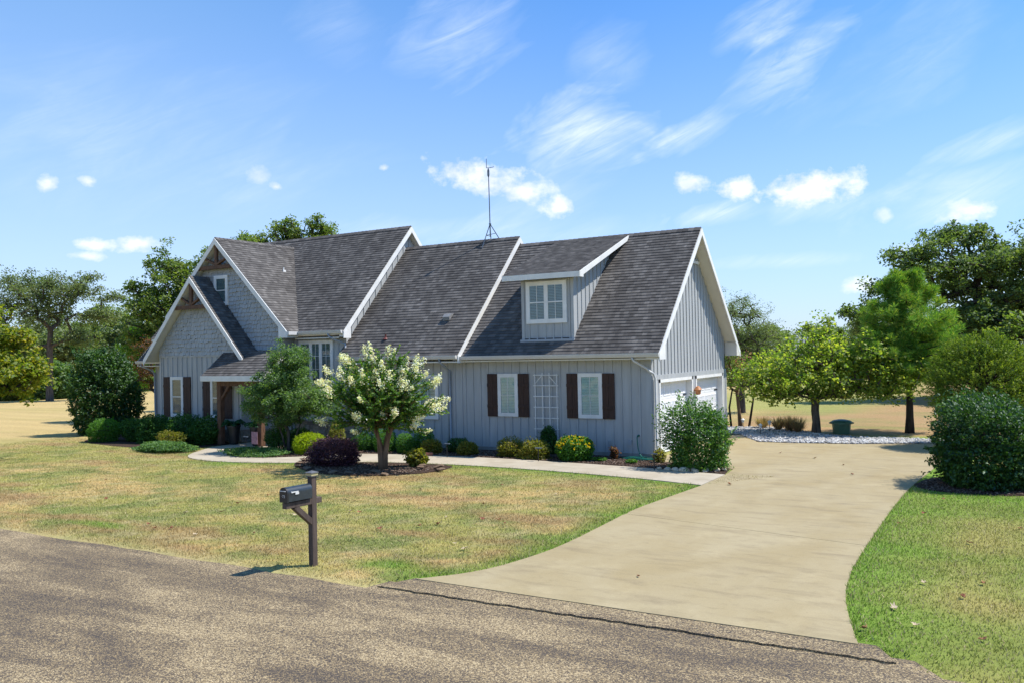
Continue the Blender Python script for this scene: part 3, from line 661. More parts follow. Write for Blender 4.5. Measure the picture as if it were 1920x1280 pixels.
def shingle_plane(mb, O, U, Vv, poly, off=0.0):
    O, U, Vv = Vector(O), Vector(U).normalized(), Vector(Vv).normalized(); N = U.cross(Vv)
    if N.z < 0: N = -N
    v0 = min(p[1] for p in poly); v1 = max(p[1] for p in poly); h = .143; k = math.floor(v0 / h)
    while k * h < v1:
        lo, hi = k * h, (k + 1) * h
        q = clip(clip(poly, 0, 1, hi), 0, -1, -lo)
        if len(q) >= 3:
            base = len(mb.v); vs = []
            for u, v in q:
                vs.append(O + U * u + Vv * v + N * (off + .016 * (1 - (v - lo) / h) + .002))
            mb.add(vs, [list(range(len(q)))], 0)
            for i, (u, v) in enumerate(q): mb.uv[base + i] = (u + O.x * .77 + O.y * .31, v + .0005 if v < hi - 1e-6 else v - .0005)
            # butt edge of the course
            us = [u for u, v in q if abs(v - lo) < 1e-6]
            if len(us) >= 2:
                ua, ub = min(us), max(us); base = len(mb.v)
                mb.add([O + U * ua + Vv * lo + N * (off + .018), O + U * ub + Vv * lo + N * (off + .018), O + U * ub + Vv * lo + N * (off - .002), O + U * ua + Vv * lo + N * (off - .002)], [(0, 3, 2, 1)], 0)
                for i, u in enumerate((ua, ub, ub, ua)): mb.uv[base + i] = (u + O.x * .77 + O.y * .31, lo + .001)
        k += 1
def roof_x(name, x0, x1, yr, zr, sl, yf, yb=None, th=.13):
    """gable roof with ridge along x; yf front eave, yb rear eave; returns part"""
    yb = 2 * yr - yf if yb is None else yb
    L = math.hypot(1, sl); mb = MB()
    for (ye, dy) in ((yf, 1), (yb, -1)):
        run = abs(yr - ye); ze = zr - run * sl; ln = run * L
        U = Vector((1, 0, 0)); Vv = Vector((0, dy / L, sl / L))
        shingle_plane(mb, (x0, ye, ze), U, Vv, [(0, -.02), (x1 - x0, -.02), (x1 - x0, ln), (0, ln)])
        N = Vector((0, -dy * sl / L, 1 / L))
    # ridge cap
    for xx in np.arange(x0, x1 - .02, .2):
        xe = min(xx + .23, x1)
        for dy in (1, -1):
            base = len(mb.v)
            mb.add([(xx, yr, zr + .045), (xe, yr, zr + .032), (xe, yr - dy * .12, zr - .12 * sl + .034), (xx, yr - dy * .12, zr - .12 * sl + .046)], [(0, 1, 2, 3)], 0)
            for i in range(4): mb.uv[base + i] = (xx * .9 + i * .01, 60 + dy + .05)
    o = part(mb, name, M_['roof'])
    dk = MB()
    for (ye, dy) in ((yf, 1), (yb, -1)):
        ze = zr - abs(yr - ye) * sl
        dk.prism([(x0 + .01, ye, ze - .004), (x0 + .01, yr, zr - .004), (x0 + .01, yr, zr - .004 - th * L), (x0 + .01, ye, ze - .004 - th)], (x1 - x0 - .02, 0, 0), 0)
    sub(dk.build('roof_deck', M_['soffit']), o); return o
def rake(mb, axis, pos, w_, pts, t=.035):
    """rake board along a polyline top edge in the plane axis=pos; depth w_ vertical"""
    for (a, za), (b_, zb) in zip(pts[:-1], pts[1:]):
        q = [(a, za), (b_, zb), (b_, zb - w_), (a, za - w_)]
        if axis == 'x': mb.prism([(pos, u, z) for u, z in q], (t, 0, 0))
        else: mb.prism([(u, pos, z) for u, z in q], (0, -t, 0))
def chop(mb, x, y0, y1, za, zb, zbot, t):
    mb.prism([(x, y0, zbot), (x, y1, zbot), (x, y1, zb), (x, y0, za)], (t, 0, 0))
def gutter(x0, x1, y, z):
    mb = MB()
    prof = [(0, 0), (0, -.12), (-.075, -.12), (-.085, -.10), (-.11, -.05), (-.12, -.01), (-.12, 0)]
    mb.prism([(x0, y + a, z + c) for a, c in prof], (x1 - x0, 0, 0))
    return part(mb, 'gutter', M_['gutter'])
RY, GZR = 3.685, 7.33

# ---- garage wing
z_at = lambda y: 7.33 - abs(y - RY)            # garage roof top
wl = MB()
batten_wall(wl, (-6.95, 0, 0), (1, 0, 0), [(0, .12), (6.75, .12), (6.75, 3.05), (0, 3.05)], start=.16, nrm=(0, -1, 0))
wl.box(-.21, .012, -.024, -.002, .12, 3.0)     # corner board
part(wl, 'wall', M_['siding'])
gw = MB()
tri = [(0.003, 2.50), (7.37, 2.50), (7.37, z_at(7.37) - .2), (RY, z_at(RY) - .22), (0.003, z_at(0) - .2)]
batten_wall(gw, (0, 0, 0), (0, 1, 0), tri, sp=.302, start=.2, nrm=(1, 0, 0), thick=.2)
gw.box(-.2, .03, -.02, 7.39, 2.36, 2.50)        # header board
gw.box(-.2, .022, 0.003, .50, .10, 2.36); gw.box(-.2, .022, 3.62, 3.90, .06, 2.36); gw.box(-.2, .022, 6.95, 7.37, .06, 2.36)
gw.box(.022, .04, -.02, .10, .12, 2.36); gw.box(.022, .04, 7.27, 7.39, .1, 2.36)
part(gw, 'wall', M_['siding'])
bw_ = MB(); bw_.box(-12.1, 0, 7.29, 7.37, .1, 3.05); bw_.box(-23.0, -12.1, 7.29, 7.37, .1, 4.1)
bw_.prism([(-23.0, -.1, .1), (-23.0, 7.3, .1), (-23.0, 7.3, 3.2), (-23.0, RY, 7.3), (-23.0, -.1, 3.4)], (.08, 0, 0))
part(bw_, 'wall', M_['siding'])
for q_ in ((-12, .004, -.03, -.001, -.02, .125), (-.02, .02, .004, .52, -.02, .11), (-.1, .018, 3.6, 3.92, -.02, .06), (-.1, .018, 6.93, 7.37, -.02, .08)):
    fd = MB(); fd.box(*q_); part(fd, 'foundation', M_['foundation'])
roof_x('roof', -7.0, .43, RY, GZR, 1.0, -.46)
rk = MB(); yb_ = 2 * RY + .46
rake(rk, 'x', .43, .235, [(-.47, z_at(-.47) - .012), (RY, GZR - .012), (yb_ + .01, z_at(yb_ + .01) - .012)])
chop(rk, .432, -.48, 0.02, z_at(-.48) - .10, z_at(.02) - .10, 2.985, .031)
part(rk, 'rake_board', M_['trim'])
sf = MB(); sf.prism([(.02, 7.372, 2.985), (.02, yb_, 2.985), (.02, yb_, z_at(yb_) - .1), (.02, 7.372, z_at(7.372) - .16)], (.44, 0, 0))
sf.box(-6.9, .40, -.44, -.002, 2.99, 3.03); sf.box(-6.9, .02, 7.38, yb_, 2.99, 3.03)
sf.prism([(.02, -.46, 2.99), (.02, -.022, 2.99), (.02, -.022, z_at(0) - .2), (.02, -.46, z_at(-.46) - .14)], (.40, 0, 0))
part(sf, 'soffit', M_['soffit'])
gutter(-6.93, .46, -.465, 3.185); 
# louvred gable vent
vt = MB()
vz = 6.28
vt.prism([(.004, RY - (7.05 - vz), vz), (.004, RY + (7.05 - vz), vz), (.004, RY, 7.05)], (.02, 0, 0))
for i in range(8):
    z = vz + .06 + i * .075; hw = 7.0 - z
    if hw > .06: vt.prism([(.026, RY - hw, z), (.06, RY - hw, z - .045), (.06, RY + hw, z - .045), (.026, RY + hw, z)], (.004, 0, .012))
o = part(vt, 'gable_vent', M_['siding'])
v2 = MB(); v2.box(.022, .06, RY - .86, RY + .86, vz - .1, vz); sub(v2.build('sill', M_['trim']), o)

# ---- garage doors
def garage_door(y0, y1):
    fr = MB(); T = 2.355
    fr.box(-.19, .045, y0 - .10, y0, .015, T); fr.box(-.19, .045, y1, y1 + .10, .015, T); fr.box(-.19, .045, y0 - .10, y1 + .10, T - .10, T)
    fo = part(fr, 'garage_door', M_['trim'])
    dr = MB(); x = -.17; H = T - .10; rows = 4; cols = 4; hh = H / rows; ww = (y1 - y0) / cols
    for r in range(rows):
        dr.box(x - .04, x, y0, y1, .02 + r * (hh - .002) + .003, .02 + (r + 1) * (hh - .002) - .003)
        if r == rows - 1:
            for c in range(1, cols): dr.box(x, x + .006, y0 + c * ww - .004, y0 + c * ww + .004, .02 + r * hh, .02 + (r + 1) * hh - .02)
        for c in range(cols):
            a0, a1 = y0 + c * ww + .07, y0 + (c + 1) * ww - .07; b0, b1 = .02 + r * hh + .09, .02 + (r + 1) * hh - .10
            dr.box(x, x + .012, a0, a1, b0, b0 + .03); dr.box(x, x + .012, a0, a1, b1 - .03, b1)
            for k in range(5):
                yy = a0 + (a1 - a0 - .02) * k / 4; dr.box(x, x + .014, yy, yy + .02, b0 + .03, b1 - .03)
    sub(dr.build('door_panel', M_['door_white']), fo)
    hd = MB()
    for yy in (y0 + .03, y1 - .34):
        for zz in (T - .62, .42): hd.box(x + .006, x + .02, yy, yy + .30, zz, zz + .045)
    sub(hd.build('strap_hinge', M_['black']), fo)
garage_door(.62, 3.52); garage_door(4.0, 6.85)
bk = MB(); bk.box(-.6, -.25, .1, 7.2, .02, 2.6); part(bk, 'door_backing', M_['dark'])
lp = MB(); lp.lathe([(.0, 0), (.05, .0), (.09, .03), (.10, .16), (.14, .17), (.07, .27), (.0, .30)], 12, (.16, 3.76, 1.72)); lp.obox((.03, 3.76, 1.86), (.16, 3.76, 1.95), .03, .03)
part(lp, 'wall_lantern', M_['terracotta'])

# ---- middle section
zm = lambda y: 7.64 - 1.027 * abs(y - RY)
wm = MB(); batten_wall(wm, (-12.1, -.025, 0), (1, 0, 0), [(0, .12), (5.18, .12), (5.18, 3.05), (0, 3.05)], start=.3, nrm=(0, -1, 0))
part(wm, 'wall', M_['siding'])
roof_x('roof', -12.1, -6.68, RY, 7.64, 1.027, -.62)
rk = MB(); yb2 = 2 * RY + .62
rake(rk, 'x', -6.68, .21, [(-.63, zm(-.63) - .012), (RY, 7.628), (yb2, zm(yb2) - .012)])
chop(rk, -6.679, -.64, -.18, zm(-.64) - .09, zm(-.18) - .09, 2.965, .031)
part(rk, 'rake_board', M_['trim'])
sf = MB(); sf.box(-12.05, -6.69, -.60, -.03, 2.975, 3.02)
part(sf, 'soffit', M_['soffit'])
gutter(-12.07, -6.70, -.625, 3.225)

# ---- main tall block
zt = lambda y: 8.52 - 1.03 * abs(y - RY)
wt = MB()
batten_wall(wt, (-14.75, -.12, 0), (1, 0, 0), [(0, .75), (2.66, .75), (2.66, 4.05), (0, 4.05)], start=.2, sp=.3, nrm=(0, -1, 0))
batten_wall(wt, (-12.09, -.12, 0), (0, 1, 0), [(0, .12), (7.49, .12), (7.49, zt(7.37) - .22), (RY + .12, zt(RY) - .24), (0, zt(-.12) - .22)], sp=.36, start=.33, nrm=(1, 0, 0))
wt.box(-12.09, -12.062, -.142, .10, .75, 4.0); wt.box(-12.17, -12.062, -.146, -.121, .75, 4.0)
part(wt, 'wall', M_['siding'])
roof_x('roof', -22.9, -11.84, RY, 8.52, 1.03, -.52)
rk = MB(); yb3 = 2 * RY + .52
rake(rk, 'x', -11.84, .23, [(-.53, zt(-.53) - .012), (RY, 8.508), (yb3, zt(yb3) - .012)])
chop(rk, -11.839, -.54, -.14, zt(-.54) - .1, zt(-.14) - .1, 3.93, .031)
part(rk, 'rake_board', M_['trim'])
sf = MB(); sf.box(-14.3, -11.86, -.50, -.142, 3.94, 3.98); sf.box(-12.06, -11.86, -.50, -.13, 3.94, 4.2)
part(sf, 'soffit', M_['soffit'])
gutter(-14.2, -11.87, -.525, 4.22)
st = MB(); stone_wall(st, (-14.7, -.121, 0), (1, 0, 0), 0, 2.98, 0.02, .80, (0, -1, 0), 3); st.box(-14.7, -11.7, -.121, -.03, .0, .78, 1)
part(st, 'stone_base', [M_['stone'], M_['foundation']])
cap = MB(); cap.box(-14.7, -11.68, -.24, -.1, .802, .845); part(cap, 'stone_cap', M_['foundation'])

# ---- upper front gable
GX, GZ, GS = -18.1, 8.10, .98
zu = lambda x: GZ - GS * abs(x - GX)
def roof_y(name, xc, zr, sl, yf, yb, hl, hr, deck_over=.0):
    L = math.hypot(1, sl); mb = MB(); ln = yb - yf
    for dx, hw in ((1, hr), (-1, hl)):
        U = Vector((0, 1, 0)); Vv = Vector((-dx / L, 0, sl / L))
        shingle_plane(mb, (xc + dx * hw, yf, zr - hw * sl), U, Vv, [(0, -.02), (ln, -.02), (ln, hw * L), (0, hw * L)])
    for yy in np.arange(yf, yb - .02, .2):
        for dx in (1, -1):
            base = len(mb.v); ye = min(yy + .23, yb)
            mb.add([(xc, yy, zr + .045), (xc, ye, zr + .032), (xc + dx * .12, ye, zr - .12 * sl + .034), (xc + dx * .12, yy, zr - .12 * sl + .046)], [(0, 1, 2, 3)], 0)
            for i in range(4): mb.uv[base + i] = (yy * .9 + i * .01, 70 + dx + .05)
    o = part(mb, name, M_['roof']); dk = MB()
    for dx, hw in ((1, hr), (-1, hl)):
        xe = xc + dx * hw; ze = zr - hw * sl
        dk.prism([(xe, yf + .01, ze - .004), (xc, yf + .01, zr - .004), (xc, yf + .01, zr - .004 - .13 * L), (xe, yf + .01, ze - .134)], (0, ln - .02, 0))
    sub(dk.build('roof_deck', M_['soffit']), o); return o
roof_y('roof', GX, GZ, GS, -1.05, 3.3, 3.1, 3.93)
rk = MB(); rake(rk, 'y', -1.05, .24, [(GX - 3.1, zu(GX - 3.1) - .012), (GX, GZ - .012), (GX + 3.94, zu(GX + 3.94) - .012)])
rk.prism([(-14.60, -1.052, 4.0), (-14.14, -1.052, 4.0), (-14.14, -1.052, 4.2), (-14.60, -1.052, 4.55)], (0, -.031, 0))
part(rk, 'rake_board', M_['trim'])
sf = MB(); sf.box(-14.62, -14.18, -1.04, -.50, 4.0, 4.04); sf.box(-14.19, -14.16, -1.05, -.60, 4.0, 4.2); part(sf, 'soffit', M_['soffit'])
gu = MB(); gu.box(-14.17, -14.05, -1.08, -.62, 4.10, 4.23); part(gu, 'gutter', M_['gutter'])
uw = MB()
pu = [(-21.3, 3.42), (-14.75, 3.42), (-14.75, zu(-14.75) - .2), (GX, GZ - .25), (-21.3, zu(-21.3) - .2)]
uw.prism([(x, -.64, z) for x, z in pu], (0, -.078, 0)); shake_wall(uw, (0, -.72, 0), (1, 0, 0), pu, (0, -1, 0), 5)
uw.box(-14.83, -14.745, -.72, -.12, 3.42, 4.3)
part(uw, 'wall', M_['shake'])
pw = MB(); batten_wall(pw, (-16.5, -.35, 0), (1, 0, 0), [(0, .45), (1.75, .45), (1.75, 3.42), (0, 3.42)], start=.2, nrm=(0, -1, 0))
pw.box(-14.83, -14.75, -.6, -.1, .1, 3.42)
part(pw, 'wall', M_['siding'])
st = MB(); stone_wall(st, (-16.45, -.351, 0), (1, 0, 0), 0, .9, 0.03, .48, (0, -1, 0), 8); part(st, 'stone_base', [M_['stone'], M_['foundation']])
def truss(xc, zb, hw, y, zpk, sl):
    mb = MB(); t = .1
    mb.obox((xc - hw, y, zb + .07), (xc + hw, y, zb + .07), .10, .15)
    mb.obox((xc, y - .005, zb + .146), (xc, y - .005, zpk - .28), .14, .10, upv=(0, 1, 0))
    k = hw * .62
    for s_ in (-1, 1): mb.obox((xc + s_ * .03, y + .004, zb + .17), (xc + s_ * k, y + .004, zb + (hw - k) * sl + .05), .08, .12, upv=(0, 1, 0))
    o = part(mb, 'gable_truss', M_['timber'], bevel=.006)
    return o
truss(GX, 6.86, 1.06, -.98, GZ, GS)

# ---- lower front gable
LX, LZ, LS = -18.86, 6.56, 1.10
zl = lambda x: LZ - LS * abs(x - LX)
roof_y('roof', LX, LZ, LS, -1.69, -.62, 2.95, 2.95)
rk = MB(); rake(rk, 'y', -1.69, .24, [(LX - 2.96, zl(LX - 2.96) - .012), (LX, LZ - .012), (LX + 2.96, zl(LX + 2.96) - .012)])
part(rk, 'rake_board', M_['trim'])
lw = MB(); pl_ = [(-21.28, 3.42), (-16.44, 3.42), (-16.44, zl(-16.44) - .22), (LX, LZ - .28), (-21.28, zl(-21.28) - .22)]
lw.prism([(x, -1.22, z) for x, z in pl_], (0, -.078, 0)); shake_wall(lw, (0, -1.30, 0), (1, 0, 0), pl_, (0, -1, 0), 9)
part(lw, 'wall', M_['shake'])
lw = MB(); batten_wall(lw, (-21.28, -1.30, 0), (1, 0, 0), [(0, .5), (4.84, .5), (4.84, 3.38), (0, 3.38)], start=.18, sp=.30, nrm=(0, -1, 0))
lw.box(-21.30, -16.42, -1.335, -1.2, 3.36, 3.43); lw.box(-21.30, -21.19, -1.324, -1.2, .5, 3.36); lw.box(-16.53, -16.42, -1.324, -.36, .5, 3.40)
lw.box(-21.28, -21.2, -1.22, -.2, .1, 3.45)
part(lw, 'wall', M_['siding'])
st = MB(); stone_wall(st, (-21.28, -1.301, 0), (1, 0, 0), 0, 4.86, 0.02, .50, (0, -1, 0), 4); stone_wall(st, (-16.42, -1.3, 0), (0, 1, 0), 0, .9, 0.02, .50, (1, 0, 0), 14)
part(st, 'stone_base', [M_['stone'], M_['foundation']])
truss(LX, 5.26, 1.02, -1.62, LZ, LS)

# ---- left wing with low eave
zw = lambda y: 3.25 + 1.05 * (y + .8)
wb_ = MB(); batten_wall(wb_, (-22.95, -.30, 0), (1, 0, 0), [(0, .12), (1.7, .12), (1.7, 3.1), (0, 3.1)], start=.3, nrm=(0, -1, 0)); part(wb_, 'wall', M_['siding'])
roof_x('roof', -23.45, -21.0, 3.0, zw(3.0), 1.05, -.80)
rk = MB(); rake(rk, 'x', -23.485, .22, [(-.81, zw(-.81) - .012), (3.0, zw(3) - .012), (6.8, zw(-.8) - .012)]); part(rk, 'rake_board', M_['trim'])
sf = MB(); sf.box(-23.44, -21.3, -.78, -.31, 2.99, 3.03); part(sf, 'soffit', M_['soffit'])
gutter(-23.5, -21.35, -.805, 3.235)

# ---- porch roof, posts
PR = MB(); e0, e1 = -17.36, -13.95
Lp = math.hypot(1.1, .88); shingle_plane(PR, (e0, -2.42, 2.63), (1, 0, 0), (0, 1.1 / Lp, .88 / Lp), [(0, -.02), (e1 - e0, -.02), (e1 - e0, Lp), (0, Lp)])
shingle_plane(PR, (-16.5, -1.32, 3.51), (1, 0, 0), (0, 1, .02), [(0, 0), (-16.5 * -1 + e1, 0), (-16.5 * -1 + e1, 1.2), (0, 1.2)])
o = part(PR, 'porch_roof', M_['roof'])
dk = MB(); dk.prism([(e0, -2.42, 2.62), (e0, -1.31, 3.50), (e0, -1.31, 3.30), (e0, -2.42, 2.50)], (e1 - e0, 0, 0))
dk.prism([(-16.4, -1.30, 3.50), (-16.4, -.14, 3.52), (-16.4, -.14, 3.36), (-16.4, -1.30, 3.34)], (e1 + 16.4, 0, 0))
sub(dk.build('roof_deck', M_['soffit']), o)
fs = MB(); fs.box(e0 - .02, e1 + .02, -2.46, -2.425, 2.43, 2.625); fs.box(e0, e1, -2.42, -1.32, 2.42, 2.46)
fs.prism([(e0 - .021, -2.42, 2.44), (e0 - .021, -2.42, 2.62), (e0 - .021, -1.32, 3.49), (e0 - .021, -1.32, 3.28)], (.02, 0, 0))
part(fs, 'fascia', M_['trim'])
def post(x, y):
    mb = MB(); mb.box(x - .10, x + .10, y - .10, y + .10, .02, 2.42); o = part(mb, 'porch_post', M_['timber'], bevel=.01)
    br = MB(); br.obox((x + .08, y, 1.75), (x + .62, y, 2.38), .09, .11, upv=(0, 1, 0)); br.obox((x, y + .08, 1.75), (x, y + .6, 2.38), .09, .11, upv=(1, 0, 0))
    sub(br.build('brace', M_['timber']), o)
post(-16.62, -2.14); post(-14.5, -2.10)
bm_ = MB(); bm_.box(-16.72, -14.0, -2.22, -2.06, 2.24, 2.418); part(bm_, 'porch_beam', M_['timber'])
dr = MB(); dr.box(-15.45, -14.85, -.42, -.36, .06, 2.2); dr.box(-15.38, -14.92, -.44, -.42, .2, 1.0); dr.box(-15.38, -14.92, -.44, -.42, 1.15, 2.1)
o = part(dr, 'front_door', M_['red_door'])
fr = MB(); fr.box(-15.55, -15.452, -.44, -.352, .06, 2.28); fr.box(-14.848, -14.76, -.44, -.352, .06, 2.28); fr.box(-15.452, -14.848, -.44, -.352, 2.2, 2.28); sub(fr.build('frame', M_['trim']), o)

# ---- dormer
dx0, dx1 = -4.50, -2.62
dm = MB()
batten_wall(dm, (dx0, .05, 0), (1, 0, 0), [(0, 3.55), (dx1 - dx0, 3.55), (dx1 - dx0, 5.62), (0, 5.62)], start=.25, sp=.3, nrm=(0, -1, 0))
dz = lambda y: 5.78 + .388 * (y + .33)
for xx, nn in ((dx1, 1), (dx0, -1)):
    batten_wall(dm, (xx, .05, 0), (0, 1, 0), [(0, 3.5), (3.4, 6.95), (3.4, dz(3.45) - .13), (0, dz(.05) - .13)], sp=.3, start=.3, nrm=(nn, 0, 0))
dm.box(dx1 - .08, dx1 + .025, .022, .047, 3.66, 5.6); dm.box(dx0 - .025, dx0 + .08, .022, .047, 3.66, 5.6); dm.box(dx1 + .001, dx1 + .025, .047, .13, 3.6, 5.7)
o = part(dm, 'dormer', M_['siding'])
ds = MB(); Ld = math.hypot(1, .388); shingle_plane(ds, (-5.02, -.33, 5.78), (1, 0, 0), (0, 1 / Ld, .388 / Ld), [(0, -.02), (2.83, -.02), (2.83, 4.02 * Ld), (0, 4.02 * Ld)])
do = ds.build('dormer_roof', M_['roof']); hp(do)
dk = MB(); dk.prism([(-5.01, -.33, 5.776), (-5.01, 3.66, dz(3.66) - .004), (-5.01, 3.66, dz(3.66) - .13), (-5.01, -.33, 5.65)], (2.81, 0, 0)); sub(dk.build('roof_deck', M_['soffit']), do)
df = MB(); df.box(-5.03, -2.17, -.365, -.332, 5.60, 5.775)
for xx in (-5.045, -2.19): df.prism([(xx, -.34, 5.60), (xx, -.34, 5.77), (xx, 3.6, dz(3.6) - .012), (xx, 3.6, dz(3.6) - .16), (xx, -.10, 5.68), (xx, -.10, 5.60)], (.03, 0, 0))
sub(df.build('fascia', M_['trim']), do)
fl = MB(); fl.box(dx0 - .05, dx1 + .06, -.06, .03, 3.56, 3.68); sub(fl.build('flashing', M_['downspout']), o)

# ---- windows
def window(x0, x1, z0, z1, y, fw_=.095, lights=1, grid=None, hung=False, slat=.05, label=None, cov=.62, bmat='blind'):
    """x range and z range are the outer trim; wall face at y, looking to -y"""
    y = y - .028; F_ = MB(); d = .035
    F_.box(x0, x0 + fw_, y - d, y + .027, z0, z1); F_.box(x1 - fw_, x1, y - d, y + .027, z0, z1)
    F_.box(x0 + fw_, x1 - fw_, y - d, y + .027, z1 - fw_, z1); F_.box(x0 + fw_, x1 - fw_, y - d, y + .027, z0, z0 + fw_)
    a, b_, c, e = x0 + fw_, x1 - fw_, z0 + fw_, z1 - fw_
    for i in range(1, lights):
        xm = a + (b_ - a) * i / lights; F_.box(xm - .045, xm + .045, y - d + .003, y + .027, c, e)
    s = .028
    secs = [(a + (b_ - a) * i / lights + (.045 if i else 0), a + (b_ - a) * (i + 1) / lights - (.045 if i < lights - 1 else 0)) for i in range(lights)]
    for p, q in secs:
        F_.box(p, p + s, y - .034, y + .027, c, e); F_.box(q - s, q, y - .034, y + .027, c, e)
        F_.box(p + s, q - s, y - .034, y + .027, c, c + s); F_.box(p + s, q - s, y - .034, y + .027, e - s, e)
        if hung: zm_ = (c + e) / 2; F_.box(p + s, q - s, y - .036, y + .027, zm_ - .018, zm_ + .018)
    o = part(F_, 'window', M_['trim'])
    gl = MB(); bl = MB(); rm = MB(); mu = MB()
    for p, q in secs:
        p, q = p + s, q - s
        gl.prism([(p, y - .022, c + s), (q, y - .022, c + s), (q, y - .022, e - s), (p, y - .022, e - s)], (0, .002, 0))
        rm.box(p, q, y - .003, y - .0015, c + s, e - s)  # thin near-black sheet added in place of the unlit room
        z = c + s + .01
        while z < e - s - .01:
            bl.prism([(p + .006, y - .0055, z), (q - .006, y - .0055, z), (q - .006, y - .0165, z + slat * cov), (p + .006, y - .0165, z + slat * cov)], (0, .001, .001)); z += slat
        if grid:
            gx, gz_ = grid
            for i in range(1, gx): xm = p + (q - p) * i / gx; mu.box(xm - .008, xm + .008, y - .031, y - .0225, c + s, e - s)
            for i in range(1, gz_): zm_ = c + (e - c) * i / gz_; mu.box(p, q, y - .030, y - .0225, zm_ - .008, zm_ + .008)
    sub(gl.build('pane', M_['glass']), o); sub(bl.build('blind', M_[bmat]), o); sub(rm.build('unlit_room_panel', M_['dark']), o)
    if mu.v: sub(mu.build('muntin', M_['trim']), o)
    if label: o['label'] = label
    return o
def shutter(x0, x1, z0, z1, y):
    mb = MB(); n = 2; w_ = (x1 - x0) / n
    for i in range(n): mb.box(x0 + i * w_ + .003, x0 + (i + 1) * w_ - .003, y - .052, y - .027, z0, z1)
    for zz in (z0 + .30, z1 - .42): mb.box(x0 + .002, x1 - .002, y - .072, y - .0525, zz, zz + .10)
    return part(mb, 'shutter', M_['shutter'], bevel=.004)
window(-5.47, -4.69, 1.16, 2.58, 0, grid=(2, 2), cov=.9); shutter(-5.89, -5.475, 1.15, 2.575, 0); shutter(-4.685, -4.27, 1.15, 2.575, 0)
window(-2.47, -1.63, 1.16, 2.58, 0, grid=(2, 2), cov=.9); shutter(-2.88, -2.475, 1.15, 2.57, 0); shutter(-1.625, -1.21, 1.15, 2.57, 0)
window(-8.80, -7.92, 1.0, 2.55, -.025, grid=(2, 2))
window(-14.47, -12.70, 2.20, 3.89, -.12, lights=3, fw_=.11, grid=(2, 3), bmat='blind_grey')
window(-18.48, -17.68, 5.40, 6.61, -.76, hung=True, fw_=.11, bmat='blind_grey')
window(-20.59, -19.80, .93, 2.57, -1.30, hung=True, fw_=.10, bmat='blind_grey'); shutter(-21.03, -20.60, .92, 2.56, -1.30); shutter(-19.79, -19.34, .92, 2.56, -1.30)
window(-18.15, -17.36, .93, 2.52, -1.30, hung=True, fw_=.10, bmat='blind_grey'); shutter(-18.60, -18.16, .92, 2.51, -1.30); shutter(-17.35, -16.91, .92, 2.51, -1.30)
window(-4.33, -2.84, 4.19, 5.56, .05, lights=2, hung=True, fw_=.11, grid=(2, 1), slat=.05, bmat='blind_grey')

# ---- downspouts, wall bits, roof vents
def spout(pts, m_='downspout', r=.038):
    mb = MB(); mb.tube(pts, r, 8); return part(mb, 'downspout', M_[m_], smooth=True)
spout([(-7.42, -.67, 3.12), (-7.42, -.62, 2.98), (-7.40, -.30, 2.80), (-7.40, -.09, 2.68), (-7.40, -.08, .25), (-7.40, -.22, .12)])
spout([(-.42, -.50, 3.08), (-.38, -.48, 2.95), (-.12, -.12, 2.72), (-.02, -.08, 2.62), (.07, -.02, 2.55), (.10, .06, 2.40), (.10, .07, .32), (.22, .02, .14)], 'gutter')
spout([(-12.55, -.58, 4.12), (-12.5, -.56, 3.98), (-12.2, -.30, 3.80), (-12.0, -.25, 3.72), (-11.96, -.28, 3.35), (-11.90, -.40, 3.22)])
spout([(-23.2, -.86, 3.13), (-23.2, -.80, 3.0), (-22.98, -.42, 2.80), (-22.92, -.37, 2.65), (-22.92, -.36, .3), (-22.92, -.5, .1)])
el_ = MB(); el_.box(-.78, -.67, -.075, -.021, .37, .52); part(el_, 'outlet_box', M_['downspout'])
pp = MB(); pp.tube([(-1.44, -.06, .03), (-1.44, -.06, .48)], .012, 6); pp.tube([(-1.36, -.08, .02), (-1.36, -.08, .46), (-1.40, -.08, .48)], .01, 6); part(pp, 'utility_pipe', M_['downspout'])
rv = MB(); y = .62; z = zm(y)
rv.prism([(-8.08, y - .10, z - .05), (-8.08, y - .13, z + .08), (-8.08, y - .0, z + .19), (-8.08, y + .18, z + .21)], (.30, 0, 0), 0); part(rv, 'roof_vent', simple('grey_vent', (0.2, 0.2, 0.2), 0.5, 0.4, 0.1, 8))
rv = MB(); rv.tube([(-10.27, -.01, 3.8), (-10.27, -.01, 4.02)], [.035, .03], 8); rv.lathe([(.11, .0), (.035, .07)], 10, (-10.27, -.01, 3.84)); part(rv, 'roof_vent', M_['red_door'])
rv = MB(); rv.tube([(-16.84, 1.43, 6.85), (-16.84, 1.43, 7.02)], .022, 8); rv.box(-16.92, -16.78, 1.35, 1.5, 6.82, 6.90); part(rv, 'roof_vent', M_['trim'])

